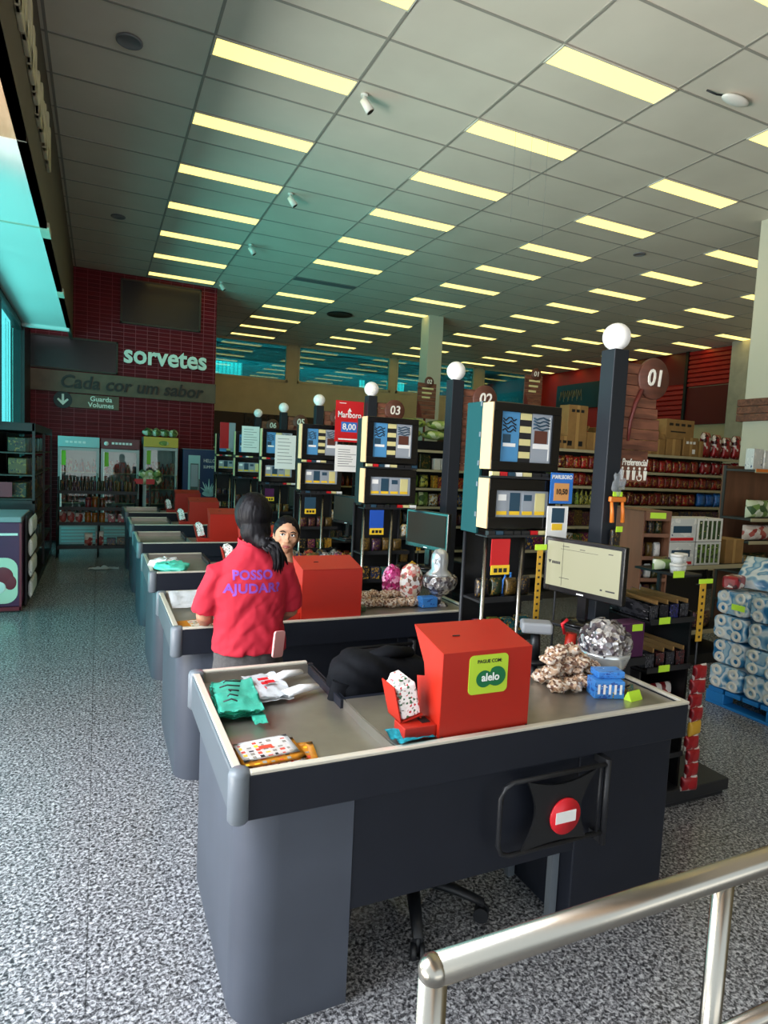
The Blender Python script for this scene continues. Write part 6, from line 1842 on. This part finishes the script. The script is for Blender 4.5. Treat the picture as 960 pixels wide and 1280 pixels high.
def woman():
    cx, cy = .70, 3.10
    t = thing('person', 'person in crimson polo shirt and grey jeans seen from behind between the counters', 'person', (0, 0, 0))
    # body: one continuous figure
    b = B()
    hm = Matrix.Translation(V((cx + .01, cy + .02, 1.515))) @ Matrix.Rotation(PI - .35, 4, 'Z') @ Matrix.Rotation(.12, 4, 'X')
    head_geo(b, hm)
    limb(b, [(cx + .01, cy + .015, 1.46), (cx + .005, cy, 1.39), (cx, cy - .01, 1.30)], [.05, .053, .07])
    ring_stack(b, [(cx, cy, .80, .13, .09), (cx, cy, .9, .15, .1), (cx, cy, 1.05, .13, .085), (cx, cy, 1.2, .14, .08), (cx, cy, 1.28, .12, .055), (cx, cy, 1.34, .06, .045)])
    arms = {}
    for s in (-1, 1):
        sh = V((cx + s * .170, cy, 1.245)); el = V((cx + s * .218, cy + .03, 1.03)); wr = V((cx + s * .20 + (0.03 if s < 0 else -.02), cy + .27, .935))
        limb(b, [(cx + s * .09, cy, 1.27), sh, sh.lerp(el, .5), el, el.lerp(wr, .35), el.lerp(wr, .75), wr], [.036, .040, .040, .040, .042, .033, .026])
        hand_geo(b, wr, (wr - el).normalized() + V((0, .3, .12)), (0, .2, 1), -s, .28)
        arms[s] = (sh, el, wr)
    for s in (-1, 1):
        limb(b, [(cx + s * .08, cy, .88), (cx + s * .095, cy, .75), (cx + s * .10, cy + .01, .45), (cx + s * .10, cy - .01, .25), (cx + s * .10, cy - .02, .08)], [.085, .08, .055, .048, .035])
        limb(b, [(cx + s * .10, cy - .05, .05), (cx + s * .105, cy + .02, .045), (cx + s * .11, cy + .14, .03)], [.034, .036, .03])
    me = bake(b, M['skin'], .0058, 3, 'body')
    link('body', me, t)
    # polo shirt
    b = B()
    ring_stack(b, [(cx + .002, cy - .002, .855, .190, .135), (cx, cy, .90, .186, .132), (cx, cy, .98, .175, .122), (cx, cy, 1.06, .174, .115), (cx, cy - .004, 1.15, .186, .115), (cx, cy - .004, 1.22, .19, .108), (cx, cy - .004, 1.275, .168, .094), (cx, cy - .002, 1.33, .118, .078), (cx, cy, 1.368, .078, .066), (cx + .003, cy + .002, 1.405, .066, .064)])
    for s in (-1, 1):
        sh, el, wr = arms[s]
        limb(b, [(cx + s * .075, cy, 1.268), sh + V((0, 0, -.005)), sh.lerp(el, .45) + V((s * .006, 0, 0)), sh.lerp(el, .92) + V((s * .004, 0, 0))], [.056, .064, .064, .066])
    me = bake(b, M['shirt'], .008, 4, 'polo_shirt', shirt_noise(3, .015))
    sh_o = link('polo_shirt', me, t)
    # printed words follow the back of the shirt
    def on_back(s, size, z, dx, kx):
        tm = textmesh(s, size, .0, 'CENTER', .0022, 0, 1.05)
        bmx = bmesh.new(); bmx.from_mesh(tm)
        bmesh.ops.triangulate(bmx, faces=bmx.faces); bmesh.ops.subdivide_edges(bmx, edges=bmx.edges[:], cuts=2)
        from mathutils.bvhtree import BVHTree
        tr = BVHTree.FromPolygons([v.co for v in me.vertices], [p.vertices for p in me.polygons])
        for v in bmx.verts:
            x, z2 = v.co.x * kx + cx + dx, v.co.y + z
            h = tr.ray_cast(V((x, cy - 1, z2)), V((0, 1, 0)))
            y = h[0].y if h[0] else cy - .11
            v.co = V((x, y - .0015, z2))
        bpy.data.meshes.remove(tm)
        return obj('back_print', bmx, M['purple'], sh_o)
    on_back('POSSO', .062, 1.247, -.012, 1.0)
    on_back('AJUDAR?', .062, 1.183, -.012, 1.06)
    b = B(); tube(b, [V((cx + .003 + .068 * math.cos(a), cy + .002 + .066 * math.sin(a), 1.402 + .012 * math.sin(a))) for a in [2 * PI * i / 24 for i in range(24)]], [(.012, .004)] * 24, 8, 0, ref=(0, 0, 1), closed=True); obj('collar', b, M['shirt'], sh_o)
    # jeans
    b = B()
    ring_stack(b, [(cx, cy, .955, .158, .112), (cx, cy, .88, .170, .122), (cx, cy, .80, .172, .125), (cx, cy, .74, .165, .115)])
    for s in (-1, 1):
        limb(b, [(cx + s * .08, cy, .84), (cx + s * .095, cy, .72), (cx + s * .10, cy + .005, .45), (cx + s * .10, cy - .01, .25), (cx + s * .10, cy - .02, .07)], [.085, .094, .070, .060, .056])
    me2 = bake(b, M['jeans'], .010, 4, 'jeans', shirt_noise(9, .004)); link('jeans', me2, t)
    b = B(); ring_stack(b, [(cx, cy, .945, .163, .117), (cx, cy, .915, .168, .121)]); obj('waistband', b, M['jeans'], t)
    for s in (-1, 1):
        b = B(); limb(b, [(cx + s * .10, cy - .075, .045), (cx + s * .10, cy - .04, .055), (cx + s * .105, cy + .04, .052), (cx + s * .112, cy + .13, .038), (cx + s * .113, cy + .165, .03)], [(.034, .040), (.042, .05), (.045, .048), (.046, .034), (.03, .024)], 16, ref=(1, 0, 0))
        for v in b.verts: v.co.z = max(v.co.z, .002)
        obj('shoe', b, M['shoe'], t)
    # hair: cap, knot and hanging tail
    b = B()
    sph(b, hm @ V((0, .012, .020)), (.092, .106, .108), 30, 20)
    sph(b, V((cx + .01, cy - .035, 1.455)), (.076, .062, .075), 24, 16)
    kx = V((cx + .045, cy - .105, 1.40))
    limb(b, [(cx + .0, cy - .03, 1.44), kx, ], [.055, .034])
    sph(b, kx, (.036, .032, .028), 16, 12)
    hair = bake(b, M['hair'], .007, 3, 'hair', lambda p: .005 * noise.noise(V((math.atan2(p.x - cx - .03, p.y - cy + .02) * 14, p.z * 6, 2))) + .002 * noise.noise(V((p.x * 110, p.y * 110, p.z * 14))))
    ho = link('hair', hair, t)
    b = B()
    for q in range(26):
        o = V((RND.gauss(0, .011), RND.gauss(0, .008), RND.gauss(0, .008))); sp = V((RND.gauss(0, .014), RND.gauss(0, .008), 0)); ln = RND.uniform(.85, 1.15)
        tube(b, [kx + o * .5, kx + o + V((.035, -.032, -.01)), kx + o + sp * .6 + V((.055, -.036, -.045)) , kx + o + sp + V((.066, -.030, -.082 * ln)), kx + o * 1.1 + sp * 1.5 + V((.070, -.024, -.118 * ln))], [.010, .0115, .010, .008, .0015], 8)
    for q in range(7):
        a = RND.uniform(0, 2 * PI); tube(b, [kx, kx + V((.03 * math.cos(a), -.012, .03 * math.sin(a))), kx + V((.045 * math.cos(a) + .015, -.01, .045 * math.sin(a) - .005))], [.010, .008, .001], 7)
    obj('ponytail', b, M['hair'], ho)
    b = B(); tube(b, [kx + V((.012 + .032 * math.cos(a), .012 * math.sin(a) - .012, .030 * math.sin(a))) for a in [2 * PI * i / 16 for i in range(16)]], .006, 8, closed=True); obj('hair_tie', b, M['ink'], t)
    # phone in the back pocket
    b = B(); prism(b, rrect(-.033, .033, -.065, .065, .012), 'XZ', -.006, .006)
    tag(obj('phone', b, M['pink'], None, (cx + .118, cy - .128, .905), (0, math.radians(6), math.radians(28))), 'pale pink phone in the back pocket of the grey jeans', 'phone')
woman()

def cashier():
    cx, cy = 1.20, 4.28
    t = thing('person', 'seated person in red polo with tied back hair looking up, behind the second till', 'person', (0, 0, 0))
    hz = 1.275
    yaw = -.18
    hm = Matrix.Translation(V((cx, cy - .03, hz))) @ Matrix.Rotation(yaw, 4, 'Z') @ Matrix.Rotation(-.06, 4, 'X') @ Matrix.Rotation(.08, 4, 'Y') @ Matrix.Scale(1.10, 4)
    b = B()
    head_geo(b, hm)
    limb(b, [(cx, cy - .02, hz - .06), (cx + .01, cy, hz - .14), (cx + .015, cy + .02, hz - .22)], [.05, .050, .07])
    ring_stack(b, [(cx + .02, cy + .04, .50, .15, .11), (cx + .02, cy + .04, .65, .14, .1), (cx + .02, cy + .035, .85, .14, .09), (cx + .02, cy + .03, 1.0, .14, .075), (cx + .015, cy + .02, 1.06, .07, .05)])
    arms = {}
    for s in (-1, 1):
        sh = V((cx + .02 + s * .18, cy + .03, .985)); el = V((cx + .02 + s * .22, cy - .05, .78)); wr = V((cx + .02 + s * .12, cy - .26, .80))
        limb(b, [(cx + .02 + s * .1, cy + .03, 1.0), sh, sh.lerp(el, .5), el, el.lerp(wr, .4), wr], [.05, .054, .045, .040, .038, .026])
        hand_geo(b, wr, (-s * .3, -1, .05), (0, 0, 1), -s, .4)
        arms[s] = (sh, el, wr)
    for s in (-1, 1):
        limb(b, [(cx + .02 + s * .08, cy + .02, .56), (cx + .02 + s * .1, cy - .2, .57), (cx + .02 + s * .11, cy - .40, .54), (cx + .02 + s * .11, cy - .42, .30), (cx + .02 + s * .11, cy - .40, .09)], [.085, .08, .058, .05, .035])
        limb(b, [(cx + .02 + s * .11, cy - .37, .05), (cx + .02 + s * .11, cy - .44, .045), (cx + .02 + s * .11, cy - .55, .03)], [.034, .036, .03])
    me = bake(b, M['skin2'], .0052, 3, 'body'); link('body', me, t)
    # face details
    for s in (-1, 1):
        e = hm @ V((s * .031, -.0795, .010))
        b = B(); sph(b, e, (.0145, .008, .0085), 16, 10, mx=Matrix.Rotation(yaw, 4, 'Z')); eo = obj('eye', b, M['eye'], t)
        b = B(); sph(b, hm @ V((s * .031 - .004, -.0868, .0115)), (.0068, .003, .0072), 12, 8); obj('iris', b, M['iris'], eo)
        b = B(); tube(b, [hm @ V((s * .014, -.090, .027)), hm @ V((s * .032, -.088, .034)), hm @ V((s * .052, -.074, .027))], [.003, .0042, .002], 8); obj('eyebrow', b, M['hair'], t)
        b = B(); tube(b, [hm @ V((s * .016, -.0865, .012)), hm @ V((s * .031, -.0885, .0205)), hm @ V((s * .047, -.078, .012))], [.0015, .0022, .0015], 8); obj('eyelash', b, M['hair'], eo)
    b = B(); tube(b, [hm @ V((-.024, -.0845, -.061)), hm @ V((-.008, -.0945, -.0565)), hm @ V((0, -.0945, -.058)), hm @ V((.008, -.0945, -.0565)), hm @ V((.024, -.0845, -.061))], [.002, .005, .0045, .005, .002], 10)
    tube(b, [hm @ V((-.022, -.0845, -.063)), hm @ V((0, -.0945, -.068)), hm @ V((.022, -.0845, -.063))], [.002, .006, .002], 10); obj('lips', b, M['lips'], t)
    # hair pulled back
    b = B()
    sph(b, hm @ V((0, .022, .024)), (.094, .106, .118), 30, 20)
    sph(b, hm @ V((.02, .09, .06)), (.06, .05, .05), 18, 12)
    bb = bake(b, M['hair'], .006, 2, 'hair', lambda p: .003 * noise.noise(V((p.x * 50, p.y * 12, p.z * 50))))
    # cut the cap open over the face
    inv = hm.inverted()
    bm2 = bmesh.new(); bm2.from_mesh(bb)
    def face_zone(p):
        q = inv @ p
        return q.y < -.018 and q.z < .070 - .9 * max(0, abs(q.x) - .035) - .1 * (q.y + .08) or (q.y < .02 and q.z < -.035)
    dead = [f for f in bm2.faces if face_zone(f.calc_center_median())]
    bmesh.ops.delete(bm2, geom=dead, context='FACES')
    bmesh.ops.solidify(bm2, geom=bm2.faces[:], thickness=.008)
    bm2.to_mesh(bb); bm2.free()
    link('hair', bb, t)
    b = B()
    ring_stack(b, [(cx + .02, cy + .04, .50, .19, .13), (cx + .02, cy + .04, .62, .17, .12), (cx + .02, cy + .035, .78, .17, .11), (cx + .02, cy + .03, .92, .18, .10), (cx + .02, cy + .03, 1.0, .165, .085), (cx + .018, cy + .025, 1.035, .11, .07), (cx + .015, cy + .018, 1.065, .07, .062), (cx + .012, cy + .01, 1.09, .062, .058)])
    for s in (-1, 1):
        sh, el, wr = arms[s]
        limb(b, [(cx + .02 + s * .08, cy + .03, .985), sh, sh.lerp(el, .5), sh.lerp(el, .9)], [.058, .07, .066, .064])
    me = bake(b, M['shirt2'], .009, 4, 'polo_shirt', shirt_noise(5, .007)); link('polo_shirt', me, t)
    b = B()
    ring_stack(b, [(cx + .02, cy + .03, .60, .165, .12), (cx + .02, cy + .02, .53, .17, .13), (cx + .02, cy + .01, .505, .16, .12)])
    for s in (-1, 1):
        limb(b, [(cx + .02 + s * .08, cy + .02, .57), (cx + .02 + s * .1, cy - .2, .575), (cx + .02 + s * .11, cy - .41, .545), (cx + .02 + s * .11, cy - .43, .30), (cx + .02 + s * .11, cy - .41, .08)], [.092, .09, .070, .060, .054])
    me = bake(b, M['jeans'], .010, 4, 'trousers'); link('trousers', me, t)
    for s in (-1, 1):
        b = B(); x = cx + .02 + s * .11
        limb(b, [(x, cy - .33, .045), (x, cy - .38, .055), (x, cy - .46, .05), (x, cy - .56, .036), (x, cy - .59, .03)], [(.034, .040), (.042, .05), (.045, .046), (.046, .034), (.03, .024)], 16, ref=(1, 0, 0))
        for v in b.verts: v.co.z = max(v.co.z, .002)
        obj('shoe', b, M['ink'], t)
    for k, x in enumerate((-1, 1)):
        pass
cashier()
